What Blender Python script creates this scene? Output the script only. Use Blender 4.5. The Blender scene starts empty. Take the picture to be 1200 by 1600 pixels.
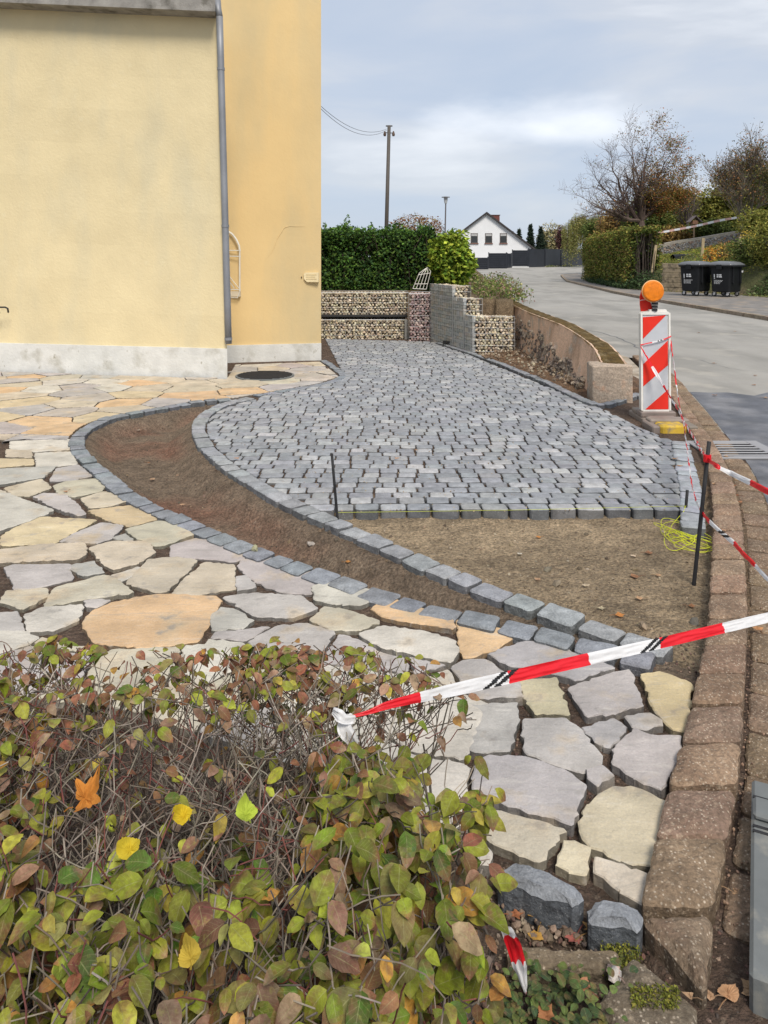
import bpy, math, random
import numpy as np
from mathutils import Vector, Matrix, noise
R = math.radians
S = bpy.context.scene
COL = S.collection
random.seed(7)
# ------------------------------------------------------------------ camera
EYE = 1.6
cam = bpy.data.cameras.new('camera'); camo = bpy.data.objects.new('camera', cam); COL.objects.link(camo)
camo.location = (0, 0, EYE); camo.rotation_euler = (R(90), 0, 0)
cam.sensor_fit = 'VERTICAL'; cam.sensor_height = 36.0; cam.lens = 36.0 * 1200 / 1600; cam.shift_y = -400 / 1600
cam.clip_start = 0.05; cam.clip_end = 2000
S.camera = camo
S.render.resolution_x = 768; S.render.resolution_y = 1024
# ------------------------------------------------------------------ world, sun, exposure
SUN_EL, SUN_AZ = 50, 165      # azimuth measured clockwise from +Y
w = bpy.data.worlds.new('World'); S.world = w; w.use_nodes = True
nt = w.node_tree; N = nt.nodes; L = nt.links
bg = N['Background']
sky = N.new('ShaderNodeTexSky'); sky.sky_type = 'NISHITA'; sky.sun_disc = False
sky.sun_elevation = R(SUN_EL); sky.sun_rotation = R(SUN_AZ)
tc = N.new('ShaderNodeTexCoord')
def wmath(op, a, b=None, c=None):
    n = N.new('ShaderNodeMath'); n.operation = op
    for i, v in enumerate((a, b, c)):
        if v is None: continue
        if hasattr(v, 'links'): L.new(v, n.inputs[i])
        else: n.inputs[i].default_value = v
    return n.outputs[0]
nrm = N.new('ShaderNodeVectorMath'); nrm.operation = 'NORMALIZE'; L.new(tc.outputs['Generated'], nrm.inputs[0])
mp = N.new('ShaderNodeMapping'); mp.inputs['Scale'].default_value = (1.3, 1.3, 5.0); L.new(nrm.outputs[0], mp.inputs[0])
n1 = N.new('ShaderNodeTexNoise'); n1.inputs['Scale'].default_value = 2.3; n1.inputs['Detail'].default_value = 7; n1.inputs['Roughness'].default_value = .5
n1.inputs['Distortion'].default_value = .3
L.new(mp.outputs[0], n1.inputs['Vector'])
cr = N.new('ShaderNodeValToRGB'); e = cr.color_ramp.elements
e[0].position = .30; e[0].color = (.47, .55, .68, 1); e[1].position = .70; e[1].color = (.76, .79, .84, 1)
m = cr.color_ramp.elements.new(.46); m.color = (.52, .585, .695, 1)
m = cr.color_ramp.elements.new(.58); m.color = (.60, .64, .71, 1)
L.new(n1.outputs['Fac'], cr.inputs[0])
# a thin bright break in the cloud layer
d0 = Vector((.20, 1, .168)).normalized()
mp2 = N.new('ShaderNodeVectorMath'); mp2.operation = 'SUBTRACT'; L.new(nrm.outputs[0], mp2.inputs[0]); mp2.inputs[1].default_value = d0
mp3 = N.new('ShaderNodeVectorMath'); mp3.operation = 'MULTIPLY'; L.new(mp2.outputs[0], mp3.inputs[0]); mp3.inputs[1].default_value = (1, 1, 4.2)
ln = N.new('ShaderNodeVectorMath'); ln.operation = 'LENGTH'; L.new(mp3.outputs[0], ln.inputs[0])
n2 = N.new('ShaderNodeTexNoise'); n2.inputs['Scale'].default_value = 5; n2.inputs['Detail'].default_value = 6
mp4 = N.new('ShaderNodeMapping'); mp4.inputs['Scale'].default_value = (1, 1, 2.5); L.new(nrm.outputs[0], mp4.inputs[0]); L.new(mp4.outputs[0], n2.inputs['Vector'])
dd = wmath('MULTIPLY_ADD', n2.outputs['Fac'], -.62, ln.outputs['Value'])
patch = wmath('SUBTRACT', 1.0, wmath('SMOOTH_MIN', wmath('MAXIMUM', wmath('MULTIPLY_ADD', dd, 4.4, 1.62), 0.0), 1.0, .25))
mx = N.new('ShaderNodeMixRGB'); L.new(patch, mx.inputs[0]); L.new(cr.outputs[0], mx.inputs[1]); mx.inputs[2].default_value = (.92, .95, 1.0, 1)
skm = N.new('ShaderNodeMixRGB'); skm.blend_type = 'MULTIPLY'; skm.inputs[0].default_value = 1; L.new(sky.outputs[0], skm.inputs[1]); skm.inputs[2].default_value = (.10, .10, .10, 1)
fin = N.new('ShaderNodeMixRGB'); fin.inputs[0].default_value = .88; L.new(skm.outputs[0], fin.inputs[1]); L.new(mx.outputs[0], fin.inputs[2])
L.new(fin.outputs[0], bg.inputs['Color']); bg.inputs['Strength'].default_value = 1.0
sl = bpy.data.lights.new('sun', 'SUN'); sl.energy = 2.9; sl.angle = R(20); sl.color = (1.0, .925, .82)
so = bpy.data.objects.new('sun', sl); COL.objects.link(so)
a_, e_ = R(SUN_AZ), R(SUN_EL)
sd = Vector((math.sin(a_) * math.cos(e_), math.cos(a_) * math.cos(e_), math.sin(e_)))
so.rotation_euler = sd.to_track_quat('Z', 'Y').to_euler(); so.location = sd * 30
S.view_settings.view_transform = 'Standard'; S.view_settings.look = 'None'; S.view_settings.exposure = 0.22; S.view_settings.gamma = 1
S.cycles.max_bounces = 6; S.cycles.transparent_max_bounces = 8

# ------------------------------------------------------------------ helpers
def W(px, py, z=0.0):
    d = 1200 * (EYE - z) / (py - 400.0)
    return Vector(((px - 600) * d / 1200, d, z))
def D(px, py, d):
    return Vector(((px - 600) * d / 1200, d, EYE - (py - 400) * d / 1200))
def W2(*pts): return [tuple(W(x, y)[:2]) for x, y in pts]
def rnd(a, b): return random.uniform(a, b)
def vary(c, a=.1, hue=.03):
    f = 1 + rnd(-a, a)
    return tuple(max(.005, x * f * (1 + rnd(-hue, hue))) for x in c[:3])

class MB:
    def __init__(s): s.v = []; s.f = []; s.c = []; s.uv = []; s.m = []
    def add(s, vs, fs, col=(.5, .5, .5), uvs=None, mi=0):
        b = len(s.v); s.v.extend(tuple(p) for p in vs)
        per = isinstance(col, list)
        for i, f in enumerate(fs):
            s.f.append(tuple(b + k for k in f)); s.c.append(col[i] if per else col); s.m.append(mi)
            s.uv.append([uvs[k] for k in f] if uvs else None)
    def box(s, x0, x1, y0, y1, z0, z1, col=(.5, .5, .5), M=None, mi=0):
        vs = [Vector(p) for p in ((x0, y0, z0), (x1, y0, z0), (x1, y1, z0), (x0, y1, z0), (x0, y0, z1), (x1, y0, z1), (x1, y1, z1), (x0, y1, z1))]
        if M is not None: vs = [M @ p for p in vs]
        s.add(vs, [(0, 3, 2, 1), (4, 5, 6, 7), (0, 1, 5, 4), (1, 2, 6, 5), (2, 3, 7, 6), (3, 0, 4, 7)], col, None, mi)
    def bbox(s, x0, x1, y0, y1, z0, z1, b=.01, col=(.5, .5, .5), M=None):
        """box with chamfered edges"""
        X = (x0, x1); Y = (y0, y1); Z = (z0, z1); vs = []; idx = {}
        for i in (0, 1):
            for j in (0, 1):
                for k in (0, 1):
                    sx, sy, sz = (1 - 2 * i) * b, (1 - 2 * j) * b, (1 - 2 * k) * b
                    for ax in range(3):
                        p = [X[i] + sx, Y[j] + sy, Z[k] + sz]; q = (X[i], Y[j], Z[k]); p[ax] = q[ax]
                        idx[(i, j, k, ax)] = len(vs); vs.append(Vector(p))
        if M is not None: vs = [M @ p for p in vs]
        fs = []
        for ax in range(3):
            o = [a for a in range(3) if a != ax]
            for e in (0, 1):
                q = []
                for (u, v) in ((0, 0), (1, 0), (1, 1), (0, 1)):
                    t = [0, 0, 0]; t[ax] = e; t[o[0]] = u; t[o[1]] = v; q.append(idx[(*t, ax)])
                flip = (e == 0) ^ (ax == 1)
                fs.append(tuple(q[::-1] if flip else q))
            for u in (0, 1):
                for v in (0, 1):
                    t0 = [0, 0, 0]; t0[o[0]] = u; t0[o[1]] = v; t1 = list(t0); t1[ax] = 1
                    fs.append((idx[(*t0, o[0])], idx[(*t1, o[0])], idx[(*t1, o[1])], idx[(*t0, o[1])]))
        for i in (0, 1):
            for j in (0, 1):
                for k in (0, 1): fs.append(tuple(idx[(i, j, k, a)] for a in range(3)))
        s.add(vs, fs, col)
    def tube(s, pts, rad, n=6, col=(.5, .5, .5), cap=True):
        pts = [Vector(p) for p in pts]; m_ = len(pts)
        if not hasattr(rad, '__len__'): rad = [rad] * m_
        vs = []; up = Vector((0, 0, 1))
        t = (pts[1] - pts[0]).normalized(); a = t.cross(up)
        if a.length < .1: a = t.cross(Vector((1, 0, 0)))
        a.normalize()
        for i, p in enumerate(pts):
            t = (pts[min(i + 1, m_ - 1)] - pts[max(i - 1, 0)])
            if t.length < 1e-9: t = Vector((0, 0, 1))
            t.normalize(); a = (a - t * a.dot(t))
            if a.length < 1e-6: a = t.orthogonal()
            a.normalize(); b = t.cross(a)
            for k in range(n):
                th = 2 * math.pi * k / n
                vs.append(p + (a * math.cos(th) + b * math.sin(th)) * rad[i])
        fs = [(i * n + k, i * n + (k + 1) % n, (i + 1) * n + (k + 1) % n, (i + 1) * n + k) for i in range(m_ - 1) for k in range(n)]
        if cap: fs += [tuple(range(n))[::-1], tuple(range((m_ - 1) * n, m_ * n))]
        s.add(vs, fs, col)
    def build(s, name, mat, parent=None, smooth=False, kind=None, label=None, recalc=False):
        me = bpy.data.meshes.new(name); me.from_pydata(s.v, [], s.f)
        ca = me.color_attributes.new('Col', 'FLOAT_COLOR', 'CORNER')
        arr = []; 
        for f, c in zip(s.f, s.c): arr.extend((c[0], c[1], c[2], 1.0) * len(f))
        ca.data.foreach_set('color', np.array(arr, dtype=np.float32))
        if any(u is not None for u in s.uv):
            uvl = me.uv_layers.new(name='UVMap'); ua = []
            for f, u in zip(s.f, s.uv):
                for k in range(len(f)): ua.extend(u[k] if u else (0, 0))
            uvl.data.foreach_set('uv', np.array(ua, dtype=np.float32))
        for m_ in (mat if isinstance(mat, (list, tuple)) else [mat]): me.materials.append(m_)
        if max(s.m, default=0): me.polygons.foreach_set('material_index', s.m)
        if smooth: me.polygons.foreach_set('use_smooth', [True] * len(s.f))
        me.update()
        o = bpy.data.objects.new(name, me); COL.objects.link(o)
        if parent is not None: o.parent = parent; 
        if parent is not None: o.matrix_parent_inverse = Matrix.Translation(parent.location).inverted() if parent.type == 'EMPTY' else Matrix()
        if kind: o['kind'] = kind
        if label: o['label'] = label
        return o
def tag(o, label, cat, group=None, kind=None):
    o['label'] = label; o['category'] = cat
    if group: o['group'] = group
    if kind: o['kind'] = kind
    return o
def thing(name, loc, label=None, cat=None, group=None, kind=None):
    o = bpy.data.objects.new(name, None); COL.objects.link(o); o.location = Vector(loc); o.empty_display_size = .1
    if label: o['label'] = label
    if cat: o['category'] = cat
    if group: o['group'] = group
    if kind: o['kind'] = kind
    return o

MATS = {}
def mat(name, col=None, rough=.85, var=.2, scale=6, bump=.3, bscale=60, bdist=.01, col2=None, c2=(.5, .6), c2scale=3, c2map=None, spec=.3, metal=0, transl=0,
        speck=None, leaf=False, detail=6, col3=None, c3=(.55, .65), c3scale=12, fine=None, streak=None, bump2=None):
    m = bpy.data.materials.new(name); m.use_nodes = True; nt = m.node_tree; N = nt.nodes; L = nt.links
    p = N['Principled BSDF']; p.inputs['Roughness'].default_value = rough; p.inputs['Specular IOR Level'].default_value = spec; p.inputs['Metallic'].default_value = metal
    geo = N.new('ShaderNodeTexCoord'); vec = geo.outputs['Object']
    def nz(s, d=detail, v=None, r=.55):
        n = N.new('ShaderNodeTexNoise'); n.inputs['Scale'].default_value = s; n.inputs['Detail'].default_value = d; n.inputs['Roughness'].default_value = r
        L.new(v or vec, n.inputs['Vector']); return n.outputs['Fac']
    def mr(x, a, b, c=0., d=1.):
        n = N.new('ShaderNodeMapRange'); L.new(x, n.inputs[0]); n.inputs[1].default_value = a; n.inputs[2].default_value = b; n.inputs[3].default_value = c; n.inputs[4].default_value = d
        return n.outputs[0]
    if col is None:
        a = N.new('ShaderNodeAttribute'); a.attribute_name = 'Col'; c = a.outputs['Color']
    else:
        r = N.new('ShaderNodeRGB'); r.outputs[0].default_value = (*col, 1); c = r.outputs[0]
    def mix(f, a, b, mode='MIX'):
        n = N.new('ShaderNodeMixRGB'); n.blend_type = mode
        for i, x in enumerate((f, a, b)):
            if hasattr(x, 'links'): L.new(x, n.inputs[i])
            else: n.inputs[i].default_value = x if i == 0 else (*x, 1)
        return n.outputs[0]
    v2 = vec
    if c2map:
        q = N.new('ShaderNodeMapping'); q.inputs['Scale'].default_value = c2map; L.new(vec, q.inputs[0]); v2 = q.outputs[0]
    if col2: c = mix(mr(nz(c2scale, 8, v2), c2[0], c2[1], 0, 1), c, col2)
    if col3: c = mix(mr(nz(c3scale, 8), c3[0], c3[1], 0, 1), c, col3)
    if speck:
        vo = N.new('ShaderNodeTexVoronoi'); vo.inputs['Scale'].default_value = speck[0]; L.new(vec, vo.inputs['Vector'])
        f = mr(vo.outputs['Distance'], speck[1], speck[1] * .6, 0, speck[3] if len(speck) > 3 else .8)
        sn = N.new('ShaderNodeSeparateColor'); L.new(vo.outputs['Color'], sn.inputs[0])
        g = N.new('ShaderNodeMath'); g.operation = 'GREATER_THAN'; L.new(sn.outputs[0], g.inputs[0]); g.inputs[1].default_value = .55
        h = N.new('ShaderNodeMath'); h.operation = 'MULTIPLY'; L.new(f, h.inputs[0]); L.new(g.outputs[0], h.inputs[1])
        c = mix(h.outputs[0], c, speck[2])
    if leaf:
        uv = N.new('ShaderNodeUVMap'); sx = N.new('ShaderNodeSeparateXYZ'); L.new(uv.outputs[0], sx.inputs[0])
        # midrib and side veins from the leaf's own UV
        def mt(op, a, b=None, c=None):
            n = N.new('ShaderNodeMath'); n.operation = op
            for i, x in enumerate((a, b, c)):
                if x is None: continue
                if hasattr(x, 'links'): L.new(x, n.inputs[i])
                else: n.inputs[i].default_value = x
            return n.outputs[0]
        au = mt('ABSOLUTE', mt('SUBTRACT', sx.outputs[0], .5))
        rib = mt('LESS_THAN', au, .02)
        ph = mt('FRACT', mt('MULTIPLY', mt('SUBTRACT', sx.outputs[1], mt('MULTIPLY', au, .55)), 8.0))
        vein = mt('LESS_THAN', mt('ABSOLUTE', mt('SUBTRACT', ph, .5)), .06)
        vv = mt('MAXIMUM', rib, mt('MULTIPLY', vein, .5))
        c = mix(mr(nz(38, 5), .52, .66, 0, .6), c, (.24, .10, .07))
        c = mix(mt('MULTIPLY', vv, .35), c, (.42, .42, .2))
    if streak:
        q = N.new('ShaderNodeMapping'); q.inputs['Scale'].default_value = streak[1]; q.inputs['Rotation'].default_value = (0, 0, streak[3] if len(streak) > 3 else .5); L.new(vec, q.inputs[0])
        w1 = N.new('ShaderNodeTexNoise'); w1.inputs['Scale'].default_value = streak[0]; w1.inputs['Detail'].default_value = 9; w1.inputs['Distortion'].default_value = 1.2; L.new(q.outputs[0], w1.inputs['Vector'])
        c = mix(mr(w1.outputs['Fac'], .60, .70, 0, .28), c, streak[2])
        c = mix(mr(w1.outputs['Fac'], .42, .32, 0, .32), c, tuple(v * .42 for v in streak[2]))
    if fine: c = mix(mr(nz(fine[0], 4, None, .7), .40, .60, fine[1], 0), c, fine[2]); c = mix(mr(nz(fine[0] * .73, 4, None, .7), .56, .68, 0, fine[1] * .8), c, fine[3])
    f = mr(nz(scale), .30, .70, 1 - var, 1 + var)
    cc = N.new('ShaderNodeCombineXYZ'); [L.new(f, cc.inputs[i]) for i in range(3)]
    c = mix(1.0, c, cc.outputs[0], 'MULTIPLY')
    L.new(c, p.inputs['Base Color'])
    if bump:
        b = N.new('ShaderNodeBump'); b.inputs['Strength'].default_value = bump; b.inputs['Distance'].default_value = bdist
        hh = nz(bscale, 8, None, .65)
        if bump2: ad = N.new('ShaderNodeMath'); ad.operation = 'MULTIPLY_ADD'; L.new(nz(bump2[0], 4), ad.inputs[0]); ad.inputs[1].default_value = bump2[1]; L.new(hh, ad.inputs[2]); hh = ad.outputs[0]
        L.new(hh, b.inputs['Height']); L.new(b.outputs[0], p.inputs['Normal'])
    if transl:
        t = N.new('ShaderNodeBsdfTranslucent'); L.new(c, t.inputs[0]); ms = N.new('ShaderNodeMixShader'); ms.inputs[0].default_value = transl
        out = N['Material Output']; L.new(p.outputs[0], ms.inputs[1]); L.new(t.outputs[0], ms.inputs[2]); L.new(ms.outputs[0], out.inputs[0])
    MATS[name] = m; return m

M_flag = mat('flagstone', None, .8, .2, 5, .7, 34, .010, col2=(.52, .41, .27), c2=(.55, .72), c2scale=4, col3=(.25, .235, .22), c3=(.60, .74), c3scale=8, streak=(5, (1, 5, 1), (.66, .63, .57)), fine=(140, .22, (.25, .23, .21), (.7, .68, .62)), bump2=(11, 1.4))
M_sett = mat('basalt_sett', None, .72, .24, 16, .7, 60, .008, speck=(190, .2, (.60, .61, .62), .4), fine=(160, .28, (.14, .145, .15), (.55, .56, .57)))
M_edge = mat('basalt_edging', None, .78, .28, 14, 1.0, 42, .012, speck=(160, .2, (.6, .61, .62), .4), fine=(130, .35, (.09, .10, .11), (.52, .54, .56)), bump2=(14, 1.2))
M_kerb = mat('kerb_concrete', None, .93, .28, 7, 1.0, 60, .014, col2=(.20, .125, .085), c2=(.52, .75), c2scale=6, speck=(105, .36, (.66, .56, .44), .8), fine=(70, .55, (.11, .08, .055), (.55, .44, .32)))
M_soil = mat('soil', None, .97, .30, 9, 1.0, 55, .07, speck=(60, .24, (.42, .34, .26), .45), detail=9, fine=(62, .6, (.07, .05, .035), (.50, .40, .30)), bump2=(18, 1.2))
M_asph = mat('old_asphalt', (.345, .33, .30), .9, .10, .7, .5, 160, .006, col2=(.27, .26, .235), c2=(.46, .60), c2scale=.8, c2map=(1, .35, 1), col3=(.39, .365, .32), c3=(.56, .68), c3scale=1.3, speck=(150, .25, (.45, .43, .4), .4), fine=(90, .25, (.2, .19, .18), (.5, .48, .45)))
M_asphd = mat('dark_asphalt', (.115, .12, .135), .6, .3, 3, .7, 150, .008, col2=(.19, .19, .20), c2=(.45, .6), c2scale=2.0, speck=(170, .25, (.3, .3, .32), .5))
M_pave = mat('pavement_grey', (.21, .195, .18), .9, .25, 3, .4, 60, .01, col2=(.26, .22, .18), c2scale=1.5)
M_grass = mat('grass_ground', (.13, .15, .05), .95, .5, 2, 1, 20, .05, col2=(.22, .15, .07), c2=(.45, .6), c2scale=.6)
M_plA = mat('cream_plaster', (.72, .61, .375), .9, .05, 2, .5, 26, .010, col2=(.64, .565, .375), c2=(.48, .72), c2scale=1.8, c2map=(1, 1, .3), col3=(.75, .66, .44), c3=(.62, .85), c3scale=9, bump2=(3, 1.5))
M_plB = mat('ochre_plaster', (.70, .515, .255), .9, .05, 1.2, .35, 14, .01, col2=(.56, .46, .27), c2=(.42, .66), c2scale=.9, c2map=(1, 1, .25))
M_plinth = mat('whitewashed_plinth', (.66, .66, .63), .9, .1, 4, .5, 25, .012, col2=(.48, .47, .42), c2=(.52, .68), c2scale=3.5, col3=(.28, .26, .2), c3=(.66, .76), c3scale=8)
M_conc = mat('weathered_concrete', (.30, .285, .26), .95, .25, 5, .8, 40, .012, col2=(.15, .14, .12), c2=(.5, .65), c2scale=4)
M_zinc = mat('zinc', (.26, .27, .29), .55, .15, 3, .05, 30, .003, metal=.35)
M_white = mat('white_paint_metal', (.72, .70, .64), .6, .08, 8, .1, 40, .003)
M_attr = mat('painted', None, .6, .06, 8, .1, 50, .003)
M_rock = mat('gabion_rock', None, .9, .3, 20, .8, 50, .015)
M_wire = mat('galvanised_wire', (.62, .63, .64), .5, .1, 5, 0, metal=.6)
M_iron = mat('dark_iron', (.025, .025, .027), .7, .3, 30, .3, 80, .003)
M_leafbg = mat('foliage', None, .75, .35, 5, 0, transl=.25)
M_leaf = mat('hedge_leaf', None, .5, .32, 22, .5, 60, .006, leaf=True, transl=.2, spec=.22, fine=(75, .42, (.08, .045, .02), (.32, .33, .06)))
M_twig = mat('twig_bark', None, .9, .3, 40, .5, 90, .004)
M_bark = mat('tree_bark', (.07, .055, .045), .95, .3, 8, .6, 20, .02)
M_tape = mat('tape_film', None, .35, .05, 20, .5, 35, .004, transl=.3, spec=.5)
M_sand = M_soil
M_wallp = mat('old_render', (.76, .53, .38), .95, .12, 3, .8, 18, .02, col2=(.50, .34, .235), c2=(.5, .66), c2scale=2.6, c2map=(1, 1.4, .6), col3=(.50, .44, .37), c3=(.56, .70), c3scale=4, fine=(40, .3, (.16, .12, .09), (.5, .42, .35)))
M_moss = mat('mossy_top', (.13, .08, .022), .98, .4, 10, 1, 60, .03, col2=(.27, .20, .10), c2=(.54, .66), c2scale=7, fine=(50, .5, (.05, .04, .015), (.30, .18, .05)))
M_roof = mat('dark_roof', (.05, .045, .045), .8, .2, 3, .2)
M_hwall = mat('house_white', (.74, .75, .77), .9, .04, 1, .05)
M_glass = mat('window_glass', (.05, .055, .06), .12, .1, 2, 0, spec=.6)
M_anth = mat('anthracite_fence', (.028, .032, .042), .5, .15, 2, .05)
M_bin = mat('black_plastic', (.010, .011, .013), .5, .2, 4, .1, 30, .003, spec=.25)
M_wood = mat('weathered_wood', (.30, .24, .16), .9, .35, 5, .4, 30, .01, col2=(.16, .13, .09), c2scale=6)
M_drain = mat('grey_recycled_plastic', (.15, .16, .16), .85, .15, 8, .25, 60, .004, col2=(.24, .235, .21), c2scale=12, c2=(.55, .7))
M_amber = mat('amber_lens', (.90, .26, .01), .25, .2, 25, .3, 120, .004, spec=.6, transl=.2)
M_dry = mat('dry_leaf', None, .8, .3, 30, .4, 60, .004, transl=.15)

# ------------------------------------------------------------------ 2D geometry
def area(p): return .5 * sum(p[i][0] * p[(i + 1) % len(p)][1] - p[(i + 1) % len(p)][0] * p[i][1] for i in range(len(p)))
def ccw(p): return list(p) if area(p) > 0 else list(p)[::-1]
def cent(p):
    return (sum(q[0] for q in p) / len(p), sum(q[1] for q in p) / len(p))
def clip_half(p, a, b, c):      # keep a x + b y <= c
    out = []; n = len(p)
    for i in range(n):
        P, Q = p[i], p[(i + 1) % n]; dp = a * P[0] + b * P[1] - c; dq = a * Q[0] + b * Q[1] - c
        if dp <= 0: out.append(P)
        if (dp < 0 < dq) or (dq < 0 < dp):
            t = dp / (dp - dq); out.append((P[0] + (Q[0] - P[0]) * t, P[1] + (Q[1] - P[1]) * t))
    return out
def clip_convex(subj, clip):
    clip = ccw(clip); p = list(subj)
    for i in range(len(clip)):
        P, Q = clip[i], clip[(i + 1) % len(clip)]; ex, ey = Q[0] - P[0], Q[1] - P[1]
        a, b = ey, -ex; p = clip_half(p, a, b, a * P[0] + b * P[1])
        if len(p) < 3: return []
    return p
def inside(pt, poly):
    x, y = pt; r = False; n = len(poly); j = n - 1
    for i in range(n):
        xi, yi = poly[i]; xj, yj = poly[j]
        if (yi > y) != (yj > y) and x < (xj - xi) * (y - yi) / (yj - yi) + xi: r = not r
        j = i
    return r
def inside_np(X, Y, poly):
    r = np.zeros(X.shape, bool); n = len(poly); j = n - 1
    for i in range(n):
        xi, yi = poly[i]; xj, yj = poly[j]
        if yi != yj:
            c = ((yi > Y) != (yj > Y)) & (X < (xj - xi) * (Y - yi) / (yj - yi) + xi); r ^= c
        j = i
    return r
def dist_np(X, Y, line, closed=False):
    d = np.full(X.shape, 1e9); n = len(line)
    for i in range(n if closed else n - 1):
        ax, ay = line[i]; bx, by = line[(i + 1) % n]; ex, ey = bx - ax, by - ay; q = ex * ex + ey * ey
        if q < 1e-12: continue
        t = np.clip(((X - ax) * ex + (Y - ay) * ey) / q, 0, 1); d = np.minimum(d, np.hypot(X - ax - t * ex, Y - ay - t * ey))
    return d
def smoothline(pts, n=8):
    out = []; P = [Vector((*p[:2], 0)) for p in pts]
    for i in range(len(P) - 1):
        p0 = P[max(i - 1, 0)]; p1 = P[i]; p2 = P[i + 1]; p3 = P[min(i + 2, len(P) - 1)]
        for k in range(n):
            t = k / n
            q = .5 * ((2 * p1) + (p2 - p0) * t + (2 * p0 - 5 * p1 + 4 * p2 - p3) * t * t + (3 * p1 - p0 - 3 * p2 + p3) * t ** 3)
            out.append((q.x, q.y))
    out.append((P[-1].x, P[-1].y)); return out
def offset(line, d):
    out = []
    for i, p in enumerate(line):
        a = line[max(i - 1, 0)]; b = line[min(i + 1, len(line) - 1)]; tx, ty = b[0] - a[0], b[1] - a[1]; l = math.hypot(tx, ty) or 1
        out.append((p[0] + ty / l * d, p[1] - tx / l * d))      # positive d: to the right of the walking direction
    return out
def resample(line, step_fn):
    """points at successive arc lengths given by step_fn()"""
    acc = [0]
    for i in range(1, len(line)): acc.append(acc[-1] + math.dist(line[i], line[i - 1]))
    def at(s):
        s = min(max(s, 0), acc[-1])
        i = max(1, next((k for k in range(1, len(acc)) if acc[k] >= s), len(acc) - 1))
        t = (s - acc[i - 1]) / max(1e-9, acc[i] - acc[i - 1]); a, b = line[i - 1], line[i]
        return (a[0] + (b[0] - a[0]) * t, a[1] + (b[1] - a[1]) * t)
    out = []; s = 0
    while s < acc[-1]:
        l = step_fn()
        if s + l > acc[-1] + .03: break
        out.append((at(s), at(s + l))); s += l
    return out

def stone(mb, poly, z0, z1, col, bev=.012, jit=.004, seg=.05, dome=.004, tilt=.004, rnd_c=.25, sidecol=None):
    poly = ccw(poly)
    q = []
    for p in poly:
        if not q or math.dist(p, q[-1]) > .006: q.append(p)
    if len(q) > 2 and math.dist(q[0], q[-1]) < .006: q.pop()
    if len(q) < 3 or abs(area(q)) < .0012: return False
    c0 = cent(q); out = []; n = len(q)
    for i in range(n):
        P, Qn, Pp = q[i], q[(i + 1) % n], q[i - 1]
        l1 = math.dist(P, Pp); l2 = math.dist(P, Qn); r1 = min(rnd_c * l1, .03) * rnd(.6, 1.2); r2 = min(rnd_c * l2, .03) * rnd(.6, 1.2)
        a = (P[0] + (Pp[0] - P[0]) * r1 / l1, P[1] + (Pp[1] - P[1]) * r1 / l1); b = (P[0] + (Qn[0] - P[0]) * r2 / l2, P[1] + (Qn[1] - P[1]) * r2 / l2)
        md = ((a[0] + b[0] + P[0]) / 3, (a[1] + b[1] + P[1]) / 3)
        out += [a, md, b]
        L_ = math.dist(b, Qn); k = int(L_ / seg)
        for j in range(1, k):
            t = j / k; out.append((b[0] + (Qn[0] - b[0]) * t * .92 + rnd(-jit, jit), b[1] + (Qn[1] - b[1]) * t * .92 + rnd(-jit, jit)))
    m_ = len(out); tx, ty = rnd(-tilt, tilt) * 6, rnd(-tilt, tilt) * 6; cx, cy = cent(out)
    def ins(d):
        r = []
        for x, y in out:
            dx, dy = cx - x, cy - y; l = math.hypot(dx, dy) or 1; dd = min(d, l * .4); r.append((x + dx / l * dd, y + dy / l * dd))
        return r
    def zt(x, y): return (x - cx) * tx + (y - cy) * ty
    ringA = [(x, y, z0) for x, y in out]
    zs = z1 - bev * .9
    ringB = [(x + rnd(-jit, jit) * .5, y + rnd(-jit, jit) * .5, zs + zt(x, y) + rnd(-.2, .2) * bev) for x, y in out]
    ringC = [(x + rnd(-1, 1) * bev * .15, y + rnd(-1, 1) * bev * .15, z1 + zt(x, y) - bev * .1) for x, y in ins(bev * .9)]
    rr = math.sqrt(abs(area(q))) * .22
    ringD = [(x, y, z1 + zt(x, y) + dome * .7 + rnd(-.3, .3) * dome) for x, y in ins(bev + rr)]
    vs = ringA + ringB + ringC + ringD + [(cx, cy, z1 + dome)]
    fs = []; cols = []; sc = sidecol or tuple(x * .62 for x in col)
    for r in range(3):
        for i in range(m_):
            fs.append((r * m_ + i, r * m_ + (i + 1) % m_, (r + 1) * m_ + (i + 1) % m_, (r + 1) * m_ + i)); cols.append(sc if r == 0 else col)
    for i in range(m_): fs.append((3 * m_ + i, 3 * m_ + (i + 1) % m_, 4 * m_)); cols.append(col)
    mb.add(vs, fs, cols); return True

def paving(name, stones, part, m_, rest_label=None, smooth=False):
    """stones: list of (builder function(mb), key size). the 100 that show largest are parts, the rest one part"""
    stones.sort(key=lambda s: -s[1])
    root = thing(name, (0, 0, 0), kind='structure')
    for fn, k in stones[:100]:
        mb = MB(); fn(mb)
        if mb.f: mb.build(part, m_, root, smooth)
    if len(stones) > 100:
        mb = MB(); [fn(mb) for fn, k in stones[100:]]; mb.build(part, m_, root, smooth, kind='stuff')
    return root
def psize(poly):      # rough size in the picture
    q = [(600 + 1200 * x / y, 400 + 1200 * EYE / y) for x, y in poly if y > .5]
    if len(q) < 3: return 0
    c = cent(q); vis = -60 < c[0] < 1260 and c[1] < 1650
    return abs(area(q)) * (1 if vis else .001)

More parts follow.
